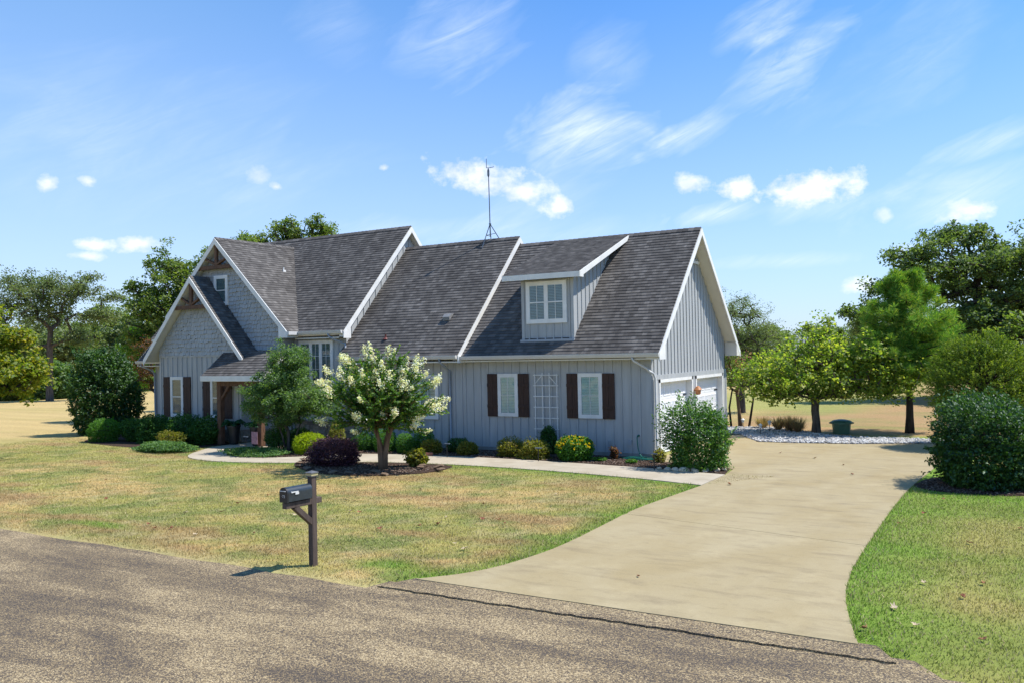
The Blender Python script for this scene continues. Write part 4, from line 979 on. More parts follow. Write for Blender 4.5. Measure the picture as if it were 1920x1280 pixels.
# ---- antenna mast on the ridge
AN = empty('antenna_mast', (-8.0, RY, 7.66), 'thin blue grey antenna mast on a tripod at the ridge of the middle roof', 'antenna')
def at(par, mb, name, m_, **k):
    o = mb.build(name, m_, **k); o.parent = par; return o
mb = MB(); mb.tube([(0, 0, .10), (-.01, 0, 1.5), (-.03, 0, 2.75)], [.024, .02, .017], 8); mb.tube([(-.03, 0, 2.42), (-.03, 0, 2.50), (-.03, 0, 2.68), (-.03, 0, 2.76)], [.02, .045, .045, .02], 8); at(AN, mb, 'mast', M_['mast'])
mb = MB(); mb.tube([(-.03, 0, 2.78), (.22, .02, 2.80)], .012, 6); mb.tube([(-.10, -.02, 2.79), (-.10, -.02, 3.15)], .012, 6); mb.tube([(-.10, -.02, 2.79), (-.02, 0, 2.79)], .012, 6); at(AN, mb, 'aerial', M_['mast'])
for (a, b_, c) in ((-.16, -.36, -.36), (.38, 0.02, .02), (-.18, .36, -.36)):
    mb = MB(); mb.tube([(0, 0, .60), (a, b_, c)], .018, 6); at(AN, mb, 'leg', M_['mast'])
mb = MB(); mb.tube([(-.10, -.14, .15), (.26, .01, .22)], .012, 6); mb.tube([(-.10, -.14, .15), (-.10, .14, .15)], .012, 6); mb.tube([(0, 0, .58), (0, 0, .62)], .05, 8); at(AN, mb, 'stretcher', M_['mast'])

# ---- trellis
TR = empty('trellis', (-3.6, -.10, .03), 'white ladder trellis leaning on the grey wall between two shuttered windows', 'trellis')
for i, x in enumerate((-.40, -.13, .13, .40)):
    mb = MB(); mb.box(x - .013, x + .013, -.013, .013, 0.0 if i in (0, 3) else .55, 2.54 + (0.03 if i % 3 else 0)); at(TR, mb, 'upright', M_['white_pvc'])
for z in (2.50, 2.16, 1.81, 1.46, 1.11, .76, .40, .1):
    mb = MB(); mb.box(-.46, .46, -.03, -.0135, z - .013, z + .013); at(TR, mb, 'rung', M_['white_pvc'])
for (a, za, b_, zb) in ((-.40, 2.20, -.13, 2.48), (.13, 2.48, .40, 2.20), (-.40, .38, -.13, .12), (.40, .38, .13, .12)):
    mb = MB(); mb.obox((a, -.04, za), (b_, -.04, zb), .02, .012, upv=(0, 1, 0)); at(TR, mb, 'brace', M_['white_pvc'])

# ---- mailbox
MBX = empty('mailbox', (.03, -14.45, -.02), 'black arched mailbox on a brown wooden post beside the road', 'mailbox', rz=math.radians(-4))
mb = MB(); mb.box(-.05, .05, -.05, .05, -.08, 1.42); at(MBX, mb, 'post', M_['antifade'], bevel=.006)
mb = MB(); mb.box(-.048, .048, -.56, .16, .99, 1.08); at(MBX, mb, 'arm', M_['antifade'], bevel=.006)
mb = MB(); mb.obox((0, -.03, .70), (0, -.37, 1.00), .085, .09, upv=(1, 0, 0)); at(MBX, mb, 'brace', M_['antifade'], bevel=.005)
cp = MB(); cp.add([(-.078, -.078, 1.485), (.078, -.078, 1.485), (.078, .078, 1.485), (-.078, .078, 1.485), (0, 0, 1.515)], [(3, 2, 1, 0), (0, 1, 4), (1, 2, 4), (2, 3, 4), (3, 0, 4)]); cp.box(-.078, .078, -.078, .078, 1.475, 1.4845); cp.box(-.065, .065, -.065, .065, 1.42, 1.435)
capo = at(MBX, cp, 'post_cap', simple('dull_cap_metal', (0.10, 0.10, 0.105), 0.5, 0.4, 0.15, 20)); capo['label'] = 'solar light cap with a low pyramid top'
ln_ = MB(); ln_.box(-.068, .068, -.068, .068, 1.4352, 1.4748); lo = ln_.build('lens', M_['amber_glass']); lo.parent = capo
bx = MB(); prof = [(.085 * math.cos(t), 1.235 + .085 * math.sin(t)) for t in np.linspace(0, math.pi, 15)] + [(-.085, 1.10), (.085, 1.10)]
bx.prism([(x, -.56, z) for x, z in prof], (0, .49, 0)); bo = at(MBX, bx, 'box', simple('blue_black_enamel', (0.022, 0.030, 0.038), 0.32, 0.6, 0.25, 14))
dd = MB(); prof2 = [(.091 * math.cos(t), 1.232 + .091 * math.sin(t)) for t in np.linspace(0, math.pi, 15)] + [(-.091, 1.09), (.091, 1.09)]
dd.prism([(x, -.575, z) for x, z in prof2], (0, .03, 0)); do_ = at(MBX, dd, 'door', M_['black'])
hh = MB(); hh.box(-.06, .06, -.592, -.576, 1.262, 1.272); h2 = hh.build('handle', M_['silver']); h2.parent = do_
fg = MB(); fg.box(.094, .099, -.50, -.36, 1.235, 1.252); fg.box(.094, .099, -.42, -.35, 1.20, 1.2345); fg.tube([(.085, -.49, 1.243), (.105, -.49, 1.243)], .012, 8); at(MBX, fg, 'flag', M_['silver'])
def text(body, size, loc, rot, m_, par, name='house_number'):
    cu = D.curves.new(name, 'FONT'); cu.body = body; cu.size = size; cu.extrude = .0006; cu.align_x = 'CENTER'
    tmp = D.objects.new(name, cu); C.objects.link(tmp); bpy.context.view_layer.update(); me = D.meshes.new_from_object(tmp.evaluated_get(bpy.context.evaluated_depsgraph_get())); D.objects.remove(tmp)
    me.materials.clear(); me.materials.append(m_); o = D.objects.new(name, me); C.objects.link(o); o.parent = par; o.location = loc; o.rotation_euler = rot; return o
text('·73', .062, (0, -.5765, 1.165), (math.pi / 2, 0, 0), M_['silver'], do_)

# ---- green service box
GB = empty('service_box', (3.76, 9.31, 0), 'low green plastic service box with a domed lid behind the driveway', 'service box', rz=.25)
mb = MB(); mb.lathe([(0, 0), (.30, 0), (.33, .34), (.33, .37)], 10); at(GB, mb, 'box', M_['green_box'])
mb = MB(); mb.lathe([(.33, .37), (.40, .37), (.40, .43), (.30, .50), (.12, .535), (0, .54)], 10); mb.box(-.44, -.36, -.05, .05, .38, .42); mb.box(.36, .44, -.05, .05, .38, .42); at(GB, mb, 'lid', M_['green_box'])

# ---- garden hose
hs = MB(); hs.tube([(-.45, -.03, .66), (-.45, -.12, .67), (-.45, -.15, .62), (-.44, -.17, .50), (-.41, -.19, .30), (-.33, -.24, .12), (-.18, -.36, .04), (-.02, -.48, .035)], .016, 6)
for k in range(5):
    r0 = R_.uniform(.2, .42); ox, oy = R_.uniform(-.12, .12), R_.uniform(-.08, .08); p0_ = R_.uniform(0, 6)
    hs.tube([(-.18 + ox + (r0 + .2) * math.cos(t), -.62 + oy + r0 * (.42 + .1 * math.sin(2 * t + p0_)) * math.sin(t), .035 + .012 * k + .01 * math.sin(t * 3 + p0_)) for t in np.linspace(0, 6.0, 40)], .011, 6)
hs.tube([(-.45, -.01, .67), (-.45, -.07, .67)], .03, 8)
tag(hs.build('garden_hose', M_['hose'], smooth=True), 'green garden hose hanging from a tap and coiled at the garage corner', 'hose')

# ---- path lights
def path_light(x, y, h, label, flat=True):
    p = empty('path_light', (x, y, .02), label, 'garden light', 'garden lights on short stakes')
    mb = MB(); mb.tube([(0, 0, -.03), (0, 0, h)], .014, 6); at(p, mb, 'stake', M_['black'])
    mb = MB()
    if flat: mb.prism([(-.10, -.035, h), (.10, -.035, h), (.10, .035, h), (-.10, .035, h)], (0, 0, .022)); at(p, mb, 'head', M_['mast'])
    else: mb.lathe([(0, h - .10), (.045, h - .10), (.05, h), (.085, h), (.02, h + .06), (0, h + .07)], 10); at(p, mb, 'head', M_['silver'])
path_light(-6.01, -2.28, .42, 'flat headed path light between two yellow green shrubs at the walk')
path_light(-2.85, -2.02, .38, 'flat headed path light in front of the paired yellow green shrubs')
path_light(1.0, -2.45, .42, 'flat headed path light at the garage corner by the big bush')
path_light(-14.6, -2.75, .40, 'dark path light beside the porch pots')
path_light(1.18, 7.72, .36, 'round capped garden light nearer the driveway in the river rock', False)
path_light(1.25, 8.75, .40, 'round capped garden light beside the dry grasses', False)
path_light(-.1, 9.9, .36, 'small round capped garden light near the rear flowering tree trunks', False)

# ---- pots
def pot(x, y, label):
    p = empty('planter_pot', (x, y, .02), label, 'flower pot', 'tall black pots on the porch')
    mb = MB(); v = []
    mb.lathe([(0, 0), (.15, 0), (.17, .03), (.25, .66), (.27, .66), (.27, .72), (.23, .72), (.22, .60), (0, .60)], 4 * 6); at(p, mb, 'pot', M_['black'])
pot(-16.15, -1.95, 'tall black tapered pot by the left porch post'); pot(-14.85, -2.0, 'tall black tapered pot by the right porch post')
fl_ = MB(); fl_.box(-.16, .16, -.004, .004, 0, .45)
o = fl_.build('garden_flag', island_mat('red_white_cloth', [(.5, .42, .42), (.28, .10, .14)], .8, .2)); o.location = (-14.62, -2.32, .12); tag(o, 'small pink and white garden flag by the right porch pot', 'garden flag')
# ac unit left of house
AC = empty('grill_cover', (-23.6, .6, 0), 'black covered grill standing at the left corner of the house', 'grill')
mb = MB(); mb.prism([(-.3, -.3, 0), (.3, -.3, 0), (.28, -.28, .95), (.12, -.2, 1.15), (-.2, -.2, 1.15), (-.28, -.28, .95)], (0, .6, 0)); at(AC, mb, 'cover', M_['black'], bevel=.03)

# ---- rocks
def rock(x, y, z, s, seed, m_, name, label, cat, group, flat=.6):
    r = random.Random(seed); import bmesh
    bm = bmesh.new(); bmesh.ops.create_icosphere(bm, subdivisions=2, radius=1)
    ax = [Vector((r.uniform(-1, 1), r.uniform(-1, 1), r.uniform(-1, 1))).normalized() for _ in range(9)]; dd = [r.uniform(.55, .9) for _ in ax]
    for v in bm.verts:
        for a, d in zip(ax, dd):
            k = v.co.dot(a)
            if k > d: v.co -= a * (k - d)
        v.co = Vector((v.co.x * s * r.uniform(.97, 1.03) * 1.25, v.co.y * s * .9, v.co.z * s * flat))
    me = D.meshes.new(name); bm.to_mesh(me); bm.free(); me.materials.append(m_)
    o = D.objects.new(name, me); C.objects.link(o); o.location = (x, y, z); o.rotation_euler = (r.uniform(-.15, .15), r.uniform(-.15, .15), r.uniform(0, 6.28)); return tag(o, label, cat, group)
ORD = 'first second third fourth fifth sixth seventh eighth ninth tenth eleventh twelfth thirteenth fourteenth fifteenth'.split()
for i, (x, y, s) in enumerate([(1.35, -2.38, .09), (1.62, -2.44, .11), (1.85, -2.45, .13), (2.12, -2.40, .12), (2.38, -2.30, .12), (2.6, -2.1, .10), (2.75, -1.85, .09), (1.1, -2.32, .08)]):
    rock(x, y, .05, s, 40 + i, M_['rock'], 'edging_rock', 'tan rounded stone edging the corner bush bed, ' + ORD[sorted([1.35, 1.62, 1.85, 2.12, 2.38, 2.6, 2.75, 1.1]).index(x)] + ' from the left', 'rock', 'tan stones edging the corner bed', .7)
rl = [(-4.35, -4.95, .17, .10), (-4.75, -4.55, .2, .08), (-5.2, -4.75, .16, .09), (-5.0, -4.9, .14, .2), (-4.5, -4.75, .15, .19), (-5.5, -5.0, .17, .07), (-5.9, -5.9, .2, .07), (-6.5, -6.3, .16, .06), (-7.0, -6.4, .2, .07), (-7.6, -6.35, .18, .06), (-8.3, -6.1, .2, .07), (-8.9, -5.8, .16, .07), (-9.4, -5.3, .17, .07), (-9.8, -4.7, .18, .08), (-5.3, -6.2, .16, .06)]
rs_ = sorted(rl)
for i, (x, y, s, z) in enumerate(rl):
    rock(x, y, z * .8, s * .8, 70 + i, M_['ledge'], 'ledge_stone', 'flat brown ledge stone round the flowering tree bed, ' + ORD[rs_.index((x, y, s, z))] + ' from the left', 'rock', 'brown ledge stones around the flowering tree bed', .26)
b_ = MB(); b_.box(-.22, .22, -.06, .06, 0, .10); o = b_.build('brick', simple('red_brick', (.3, .13, .09), .9, .1, .25, 20, .5, 60), bevel=.005); o.location = (-6.9, -2.2, .02); o.rotation_euler = (0, 0, .6); tag(o, 'reddish brick lying in the mulch beside the walk', 'brick')

# ---- far things
FH = empty('far_house', (-16, 150, 0), 'pale grey distant building behind the trees right of the garage', 'building')
mb = MB(); mb.box(-26, 26, -6, 6, -1, 2.6); at(FH, mb, 'wall', M_['pale'])
mb = MB(); mb.prism([(-27, -7, 2.6), (-27, 7, 2.6), (-27, 0, 5.0)], (54, 0, 0)); at(FH, mb, 'roof', M_['far_roof'])
for i in range(7):
    mb = MB(); mb.box(-22 + i * 7, -20.2 + i * 7, -6.05, -6.001, .9, 2.1); at(FH, mb, 'window', M_['dark'])
UT = empty('utility_cabinet', (-131, 64.5, float(gz(-131, 64.5))), 'green utility cabinet in the far field at the left', 'utility cabinet', rz=.4)
mb = MB(); mb.box(-1.5, 1.5, -1, 1, 0, 1.7); at(UT, mb, 'body', M_['green_box'], bevel=.05)
mb = MB(); mb.box(-1.6, 1.6, -1.1, 1.1, 1.7, 1.85); at(UT, mb, 'lid', M_['green_box'])
for i, (x, y, s, lb) in enumerate([(-193, 105, 1.2, 'wide pale stone gate pier far beyond the field'), (-188.5, 106.5, .55, 'narrow pale gate pier far beyond the field')]):
    PI_ = empty('gate_pier', (x, y, float(gz(x, y))), lb, 'pier', rz=.5)
    mb = MB(); mb.box(-s, s, -s, s, 0, 3.2); at(PI_, mb, 'shaft', M_['pale'], bevel=.05)
    mb = MB(); mb.box(-s * 1.15, s * 1.15, -s * 1.15, s * 1.15, 3.2, 3.5); at(PI_, mb, 'cap', M_['trim'])
# ================================================================== PLANTS
def leaf_quads(c, size, rs, up=0.5, aspect=.55, dirs=None, fold=.25, jit=.35):
    """c (N,3) leaf centres -> folded rhombs (N*4,3)"""
    n = len(c)
    nr = rs.normal(size=(n, 3)); nr /= np.linalg.norm(nr, axis=1, keepdims=True)
    nr[:, 2] = np.abs(nr[:, 2]) * (1 - up) + up; nr /= np.linalg.norm(nr, axis=1, keepdims=True)
    if dirs is None: d = rs.normal(size=(n, 3))
    else: d = dirs + rs.normal(size=(n, 3)) * jit
    d -= nr * (d * nr).sum(1, keepdims=True); d /= np.linalg.norm(d, axis=1, keepdims=True) + 1e-9
    s = np.cross(nr, d); L = size * rs.uniform(.65, 1.25, (n, 1)); Wd = L * aspect
    p0 = c - d * L * .5; p2 = c + d * L * .5; mid = c - d * L * .06 + nr * Wd * fold
    V = np.stack([p0, mid + s * Wd * .5, p2, mid - s * Wd * .5], 1).reshape(-1, 3)
    return V
def quads(n): return np.arange(4 * n).reshape(-1, 4)

def grow(start, clumps, rs, droop=0.0, nseg=3, tip=.012, power=2.3, first=None):
    """connect clump centres to a growing skeleton; returns nodes, parent, radius"""
    nodes = [np.array(p, float) for p in start]; par = [-1] + list(range(len(start) - 1))
    order = np.argsort(np.linalg.norm(clumps - nodes[-1], axis=1)); minz = nodes[1][2] if len(nodes) > 1 else 0
    lo_i = max(1, len(nodes) - (first or 3))
    for k in order:
        c = clumps[k]; N = np.array(nodes[lo_i:]); dv = c - N; dist = np.linalg.norm(dv, axis=1)
        pen = dist * (1 + .9 * np.maximum(0, (N[:, 2] - c[2]) / (dist + .01)))
        j = int(np.argmin(pen)) + lo_i; a = nodes[j]; prev = j; L = np.linalg.norm(c - a)
        ns = max(1, min(nseg, int(L / .35) + 1)); bend = rs.normal(size=3) * L * .07; bend[2] += L * .07 - droop * L
        for s in range(1, ns + 1):
            t = s / ns; p = a * (1 - t) + c * t + bend * math.sin(math.pi * t)
            nodes.append(p); par.append(prev); prev = len(nodes) - 1
    n = len(nodes); acc = np.zeros(n); child = np.zeros(n, int)
    for i in range(n - 1, 0, -1):
        if child[i] == 0: acc[i] = tip ** power
        acc[par[i]] += acc[i]; child[par[i]] += 1
    return np.array(nodes), par, np.maximum(acc, tip ** power) ** (1 / power)
def tubes(nodes, par, rad, rbase, sides=6, flare=True, cap_r=None):
    """frustums along every skeleton edge"""
    n = len(nodes); sc = rbase / rad[0] if rbase else 1.0
    r = rad * (sc if sc < 3 else 3); 
    if rbase: r = np.minimum(r, rbase); r[0] = rbase * (1.35 if flare else 1)
    V = []; F = []; ang = np.arange(sides) * 2 * np.pi / sides
    for i in range(1, n):
        a, b_ = nodes[par[i]], nodes[i]; d = b_ - a; L = np.linalg.norm(d)
        if L < 1e-5: continue
        d = d / L; h = np.array([0, 0, 1.]) if abs(d[2]) < .9 else np.array([1., 0, 0]); x = np.cross(d, h); x /= np.linalg.norm(x); y = np.cross(x, d)
        ra = min(r[par[i]], r[i] * 1.5); rb = r[i]
        if par[i] == 0: ra = r[0]
        ring = np.cos(ang)[:, None] * x + np.sin(ang)[:, None] * y; k = len(V) * sides
        V.append(a - d * ra * .15 + ring * ra); V.append(b_ + d * rb * .1 + ring * rb)
        for s in range(sides): F.append((k + s, k + (s + 1) % sides, k + sides + (s + 1) % sides, k + sides + s))
    return np.concatenate(V), np.array(F)
def lobe_points(lobes, rs, shell=.28):
    out = []; 
    for (cx, cy, cz, rx, ry, rz, n) in lobes:
        d = rs.normal(size=(n, 3)); d /= np.linalg.norm(d, axis=1, keepdims=True); r = rs.uniform(0, 1, (n, 1)) ** shell
        out.append(np.array([cx, cy, cz]) + d * r * np.array([rx, ry, rz]))
    return np.concatenate(out)
def tree(name, label, cat, loc, trunk, tr, lobes, cr, nl, ls, leaf, bark_, seed, group=None, aspect=.6, up=.45, tip=.012, flat=.7, shell=.28, droop=0, tstart=3, kind_leaf='leaf', sides=6, jag=.5, bare=0):
    rs = np.random.RandomState(seed); T = empty(name, loc, label, cat, group)
    P = lobe_points(lobes, rs, shell); nodes, par, rad = grow(trunk, P, rs, droop, first=tstart, tip=tip)
    V, F = tubes(nodes, par, rad, tr, sides); o = npmesh('trunk', V, F, M_[bark_], T, smooth=True)
    cen = np.concatenate([P, nodes[len(trunk) + 2::3] + rs.normal(size=(len(nodes[len(trunk) + 2::3]), 3)) * cr * .5]) if not bare else P
    k = len(cen); cc = np.repeat(cen, nl, 0); szz = np.repeat(rs.uniform(.6, 1.25, (k, 1)), nl, 0)
    off = rs.normal(size=(k * nl, 3)); off *= (rs.uniform(0, 1, (k * nl, 1)) ** jag) / (np.linalg.norm(off, axis=1, keepdims=True) + 1e-6)
    L = cc + off * cr * szz * np.array([1, 1, flat])
    V = leaf_quads(L, ls, rs, up, aspect, dirs=off); npmesh('crown', V, quads(len(L)), L_[leaf], T)
    return T, nodes, P
def shrub(name, label, loc, rx, ry, h, leaf, n, ls, seed, group=None, bump=.16, cat='shrub', aspect=.55, up=.35, zc=.5, bark_='bark_dark', flatbase=.12, lob=7, dirup=0.0, skirt=.22, zlow=.42, sprig=95):
    """dense shrub: uneven leaf shell over twiggy interior"""
    rs = np.random.RandomState(seed); T = empty(name, loc, label, cat, group)
    ph = rs.normal(size=(lob, 3)); ph /= np.linalg.norm(ph, axis=1, keepdims=True); am = rs.uniform(.3, 1, lob)
    def R(d):
        b_ = np.zeros(len(d))
        for p, a in zip(ph, am): b_ += a * np.exp(-((1 - d @ p) / .16))
        return 1 - bump * .5 + bump * b_ / 1.1
    n = int(n * 1.55)
    d = rs.normal(size=(n, 3)); d /= np.linalg.norm(d, axis=1, keepdims=True)
    rr = R(d) * (1 - rs.uniform(0, 1, n) ** 1.8 * .5)
    tw = vnoise(np.arctan2(d[:, 1], d[:, 0]) * 2.2 + seed, d[:, 2] * 4.5, 1.6, seed) * .6 + vnoise(np.arctan2(d[:, 1], d[:, 0]) * 5 + seed, d[:, 2] * 9, 1.6, seed + 1) * .4
    rr *= 1 + (tw - .5) * bump * 1.6
    spike = rs.rand(n) < .05; rr[spike] *= rs.uniform(1.0, 1.10, spike.sum())
    xy = np.hypot(d[:, 0], d[:, 1]) + 1e-6; zz = d[:, 2]
    prof = np.where(zz > 0, (1 - np.abs(zz) ** 2.4) ** (1 / 2.4), 1 - skirt * np.abs(zz) ** 1.5)
    sc = np.array([rx, ry, h * .5]); c = np.stack([d[:, 0] / xy * prof * rr * rx, d[:, 1] / xy * prof * rr * ry, np.where(zz > 0, zz * rr, zz) * h * (1 - zlow) + h * zlow], 1)
    c[:, 2] = np.where(zz > 0, h * zlow + zz * rr * h * (1 - zlow), h * zlow * (1 + zz) + .02)
    # leafy sprigs breaking the outline
    ms = max(6, int(rx * ry * h * sprig)); si = rs.choice(n, ms); sb = c[si] * np.array([.97, .97, 1]); sdv = sb - np.array([0, 0, h * .35]); sdv /= np.linalg.norm(sdv, axis=1, keepdims=True); sdv[:, 2] += .35
    tt_ = np.tile(np.linspace(0, 1, 12), ms)[:, None]; sl_ = np.repeat(rs.uniform(.5, 1.2, (ms, 1)) * min(.26, h * .16), 12, 0)
    sp = np.repeat(sb, 12, 0) + np.repeat(sdv, 12, 0) * tt_ * sl_ + rs.normal(size=(ms * 12, 3)) * ls * .35
    c = np.concatenate([c, sp]); d = np.concatenate([d, np.repeat(sdv, 12, 0)]); n = len(c)
    dd = d * (1 - dirup) + np.array([0, 0, dirup])
    V = leaf_quads(c, ls, rs, up, aspect, dirs=dd, jit=.45); npmesh('foliage', V, quads(n), L_[leaf], T)
    # stems
    m = max(8, min(60, int(n / 250))); tp = rs.normal(size=(m, 3)); tp /= np.linalg.norm(tp, axis=1, keepdims=True); tp[:, 2] = np.abs(tp[:, 2])
    tp = tp * sc * .72; tp[:, 2] += h * .45
    nodes, par, rad = grow([(0, 0, -.03), (0, 0, h * .12)], tp, rs, tip=.006); V, F = tubes(nodes, par, rad, .03, 5); npmesh('stems', V, F, M_[bark_], T)
    return T
def needles(centers, rs, nn, ln, wd, spread=1.0, updir=.5):
    k = len(centers); c = np.repeat(centers, nn, 0); d = rs.normal(size=(k * nn, 3)); d[:, 2] += updir; d /= np.linalg.norm(d, axis=1, keepdims=True)
    L = ln * rs.uniform(.7, 1.15, (k * nn, 1)); s = np.cross(d, rs.normal(size=(k * nn, 3))); s /= np.linalg.norm(s, axis=1, keepdims=True)
    a = c + d * L * .1; b_ = c + d * L
    return np.stack([a, (a + b_) / 2 + s * wd, b_, (a + b_) / 2 - s * wd], 1).reshape(-1, 3)

# ---- big trees
def far_lobes(seed, cx, cz, rx, rz, n, k, sub=.42, ry=None, zlo=None):
    """split an overall crown into k uneven lobes"""
    r = random.Random(seed); out = []; ry = ry or rx
    for i in range(k):
        a = r.uniform(0, 6.28); q = r.uniform(.35, .85); zz = r.uniform(-.75, .9)
        w__ = math.sqrt(max(.15, 1 - zz * zz * .8))
        x = cx + math.cos(a) * q * rx * w__; y = math.sin(a) * q * ry * w__; z = cz + zz * rz * .72
        s = r.uniform(.75, 1.2) * sub
        out.append((x, y, z, rx * s, ry * s, rz * s * .8, max(3, int(n / k))))
    return out
rt_ = lambda d, z: (d * rt.x, d * rt.y, z)
# right oak behind the pine
tree('oak_tree', 'tall dark oak with spreading limbs behind the pine at the right edge', 'tree', (7.6, 31.6, 0),
     [(0, 0, -.1), (.1, 0, 1.6), (.2, .1, 3.0), (.1, .1, 4.2), (-.2, 0, 5.4), (-.3, .2, 6.6)], .36,
     far_lobes(5, .4, 6.3, 5.0, 3.4, 300, 13, .40, 4.4) + [(-6.0, -3.4, 4.9, 1.3, 1.2, .55, 16), (-4.8, -2.6, 6.2, 1.2, 1, .8, 16), (-3.6, -2, 8.0, 1.3, 1, .8, 18), (3.0, 1.8, 8.4, 1.9, 1.6, 1.0, 30), (-1.2, 0, 9.4, 1.9, 1.5, .75, 30), (5.5, 3, 6.0, 2.2, 2, 1.5, 30)],
     .60, 62, .20, 'oak_dark', 'bark_dark', 5, tip=.02, flat=.75, tstart=4, shell=.4)
# pine
def pine(name, label, loc, H, R0, zb, seed, leaf, tr, whorl=13, group=None, nn=26, ln=.20, gap=.7):
    rs = np.random.RandomState(seed); T = empty(name, loc, label, 'tree', group); tips = []; V = []; F = []; cnt = 0
    mb = MB(); zs = np.linspace(-.1, H - .2, 9); mb.tube([(math.sin(z) * .03, 0, z) for z in zs], [tr * (1.25 if i == 0 else 1) * (1 - i / 9.3) for i in range(9)], 10)
    for z in np.linspace(zb, H - .15, whorl):
        t = (z - zb) / (H - zb); R1 = R0 * (1 - t) ** .62 * (1 if t > .10 else .8) + .18
        for k in range(rs.randint(5, 8)):
            a = rs.uniform(0, 6.28); Lr = R1 * rs.uniform(.66, 1.1); rise = Lr * (.10 + .35 * t)
            pts = [(math.cos(a) * Lr * s, math.sin(a) * Lr * s, z + rise * s ** 2) for s in (0, .35, .7, 1)]
            mb.tube(pts, [tr * .30 * (1 - t * .6), tr * .2 * (1 - t * .5), .02, .008], 5)
            for s in np.arange(gap * .5 if t < .5 else .25, 1.01, .085):
                for j in range(2 if s < .9 else 3):
                    side = rs.uniform(-1, 1) * (.38 * Lr * (1.15 - s * .6)); p = np.array([math.cos(a) * Lr * s - math.sin(a) * side, math.sin(a) * Lr * s + math.cos(a) * side, z + rise * s ** 2 + rs.uniform(-.10, .16)])
                    tips.append(p)
    tips.append(np.array([0, 0, H])); 
    o = mb.build('trunk', M_['bark_dark'], smooth=True); o.parent = T
    Tp = np.array(tips); V = needles(Tp, rs, nn, ln, ln * .032, updir=.55); npmesh('crown', V, quads(len(Tp) * nn), L_[leaf], T); return T
pine('pine_tree', 'green pine with a dark bare trunk right of the round leaved tree', (5.97, 10.3, 0), 5.75, 2.3, 2.0, 3, 'pine', .15, whorl=15, nn=48, ln=.25, gap=.15)
# eastern juniper
def sprays(name, label, loc, rx, ry, h, z0, seed, leaf, n=900, nn=26):
    rs = np.random.RandomState(seed); T = empty(name, loc, label, 'tree')
    mb = MB(); mb.tube([(0, 0, -.1), (0, 0, h * .5), (0, 0, h * .92)], [.13, .08, .02], 8)
    d = rs.normal(size=(n, 3)); d /= np.linalg.norm(d, axis=1, keepdims=True); zc = (h + z0) / 2; hz_ = (h - z0) / 2
    lump = .80 + .26 * vnoise(d[:, 0] * 2 + d[:, 2] * 1.2 + 5, d[:, 1] * 2 + d[:, 2] * 2.1, 1.6, seed); tap = 1 - .35 * np.clip(d[:, 2], 0, 1)
    c = d * np.array([rx, ry, hz_]) * (lump * tap * (1 - rs.uniform(0, 1, n) ** 2 * .4))[:, None]; c[:, 2] += zc
    for i in range(0, n, 14): mb.tube([(0, 0, max(.3, c[i, 2] - .5)), tuple(c[i] * .6 + np.array([0, 0, c[i, 2] * .4 - .1])), tuple(c[i])], [.03, .02, .006], 4)
    o = mb.build('trunk', M_['bark_dark']); o.parent = T
    # each spray: leaflets marching outward and up
    ax = d * .8 + np.array([0, 0, .5]) + rs.normal(size=(n, 3)) * .3; ax /= np.linalg.norm(ax, axis=1, keepdims=True)
    tt = np.tile(np.linspace(0, 1, nn), n)[:, None]; A = np.repeat(ax, nn, 0); Cc = np.repeat(c, nn, 0)
    side = rs.normal(size=(n * nn, 3)); side /= np.linalg.norm(side, axis=1, keepdims=True)
    P = Cc + A * (tt * .42 - .1) + side * (.10 * (1 - tt * .8)); V = leaf_quads(P, .095, rs, .2, .26, dirs=A + side * .6, jit=.15)
    npmesh('crown', V, quads(len(P)), L_[leaf], T); return T
sprays('juniper_tree', 'yellow green feathery juniper directly behind the big bush', (8.55, 6.1, 0), 1.55, 1.5, 4.0, .35, 8, 'juniper', 2100)
sprays('juniper_tree', 'darker juniper cut by the right edge of the picture', (10.6, 7.2, 0), 1.5, 1.5, 3.85, .3, 9, 'juniper', 1700)
# redbud
tree('redbud_tree', 'low spreading tree with round pale green leaves behind the driveway', 'tree', (2.9, 9.02, 0),
     [(0, 0, -.05), (.02, 0, .45), (-.02, .02, .85), (0, .0, 1.15)], .15,
     [(0, -.1, 2.45, 2.2, 2.0, 1.15, 150), (1.6, .3, 2.4, 1.6, 1.5, .95, 80), (2.6, .3, 2.35, 1.25, 1.2, .85, 60), (-1.4, -.5, 2.2, 1.4, 1.3, .9, 60), (.3, 0, 3.3, 1.5, 1.4, .72, 60), (2.6, .2, 1.75, 1.1, 1.0, .45, 40), (2.3, .0, 3.0, 1.0, .9, .6, 34), (-.3, .1, 4.05, .25, .25, .35, 4), (.45, .1, 4.1, .2, .2, .38, 4), (1.1, 0, 1.65, 1.2, 1.2, .4, 30), (-1.1, 0, 1.55, 1.2, 1.2, .3, 30)],
     .34, 22, .115, 'redbud', 'bark', 12, tip=.008, aspect=.85, flat=.85, tstart=2, shell=.42, up=.35)
tree('flowering_tree', 'slim multi stemmed tree with faded pink blossom beyond the garage corner', 'tree', (-.45, 10.75, 0),
     [(0, 0, -.05), (-.05, 0, .7), (-.1, 0, 1.3)], .07, [(0, .1, 2.3, .75, .8, .9, 60), (.55, .3, 2.3, .6, .6, .5, 20), (-.3, 0, 2.9, .5, .5, .5, 20)], .26, 24, .075, 'mid', 'bark_smooth', 14, tip=.006, tstart=2)
_t = D.objects['flowering_tree']
mb = MB(); mb.tube([(.30, .15, -.05), (.42, .2, .7), (.55, .25, 1.5)], [.055, .045, .03], 8); mb.tube([(-.35, -.1, -.05), (-.42, -.1, .8), (-.30, 0, 1.6)], [.05, .04, .03], 8); at(_t, mb, 'trunk', M_['bark_dark'], smooth=True)
rs = np.random.RandomState(4)
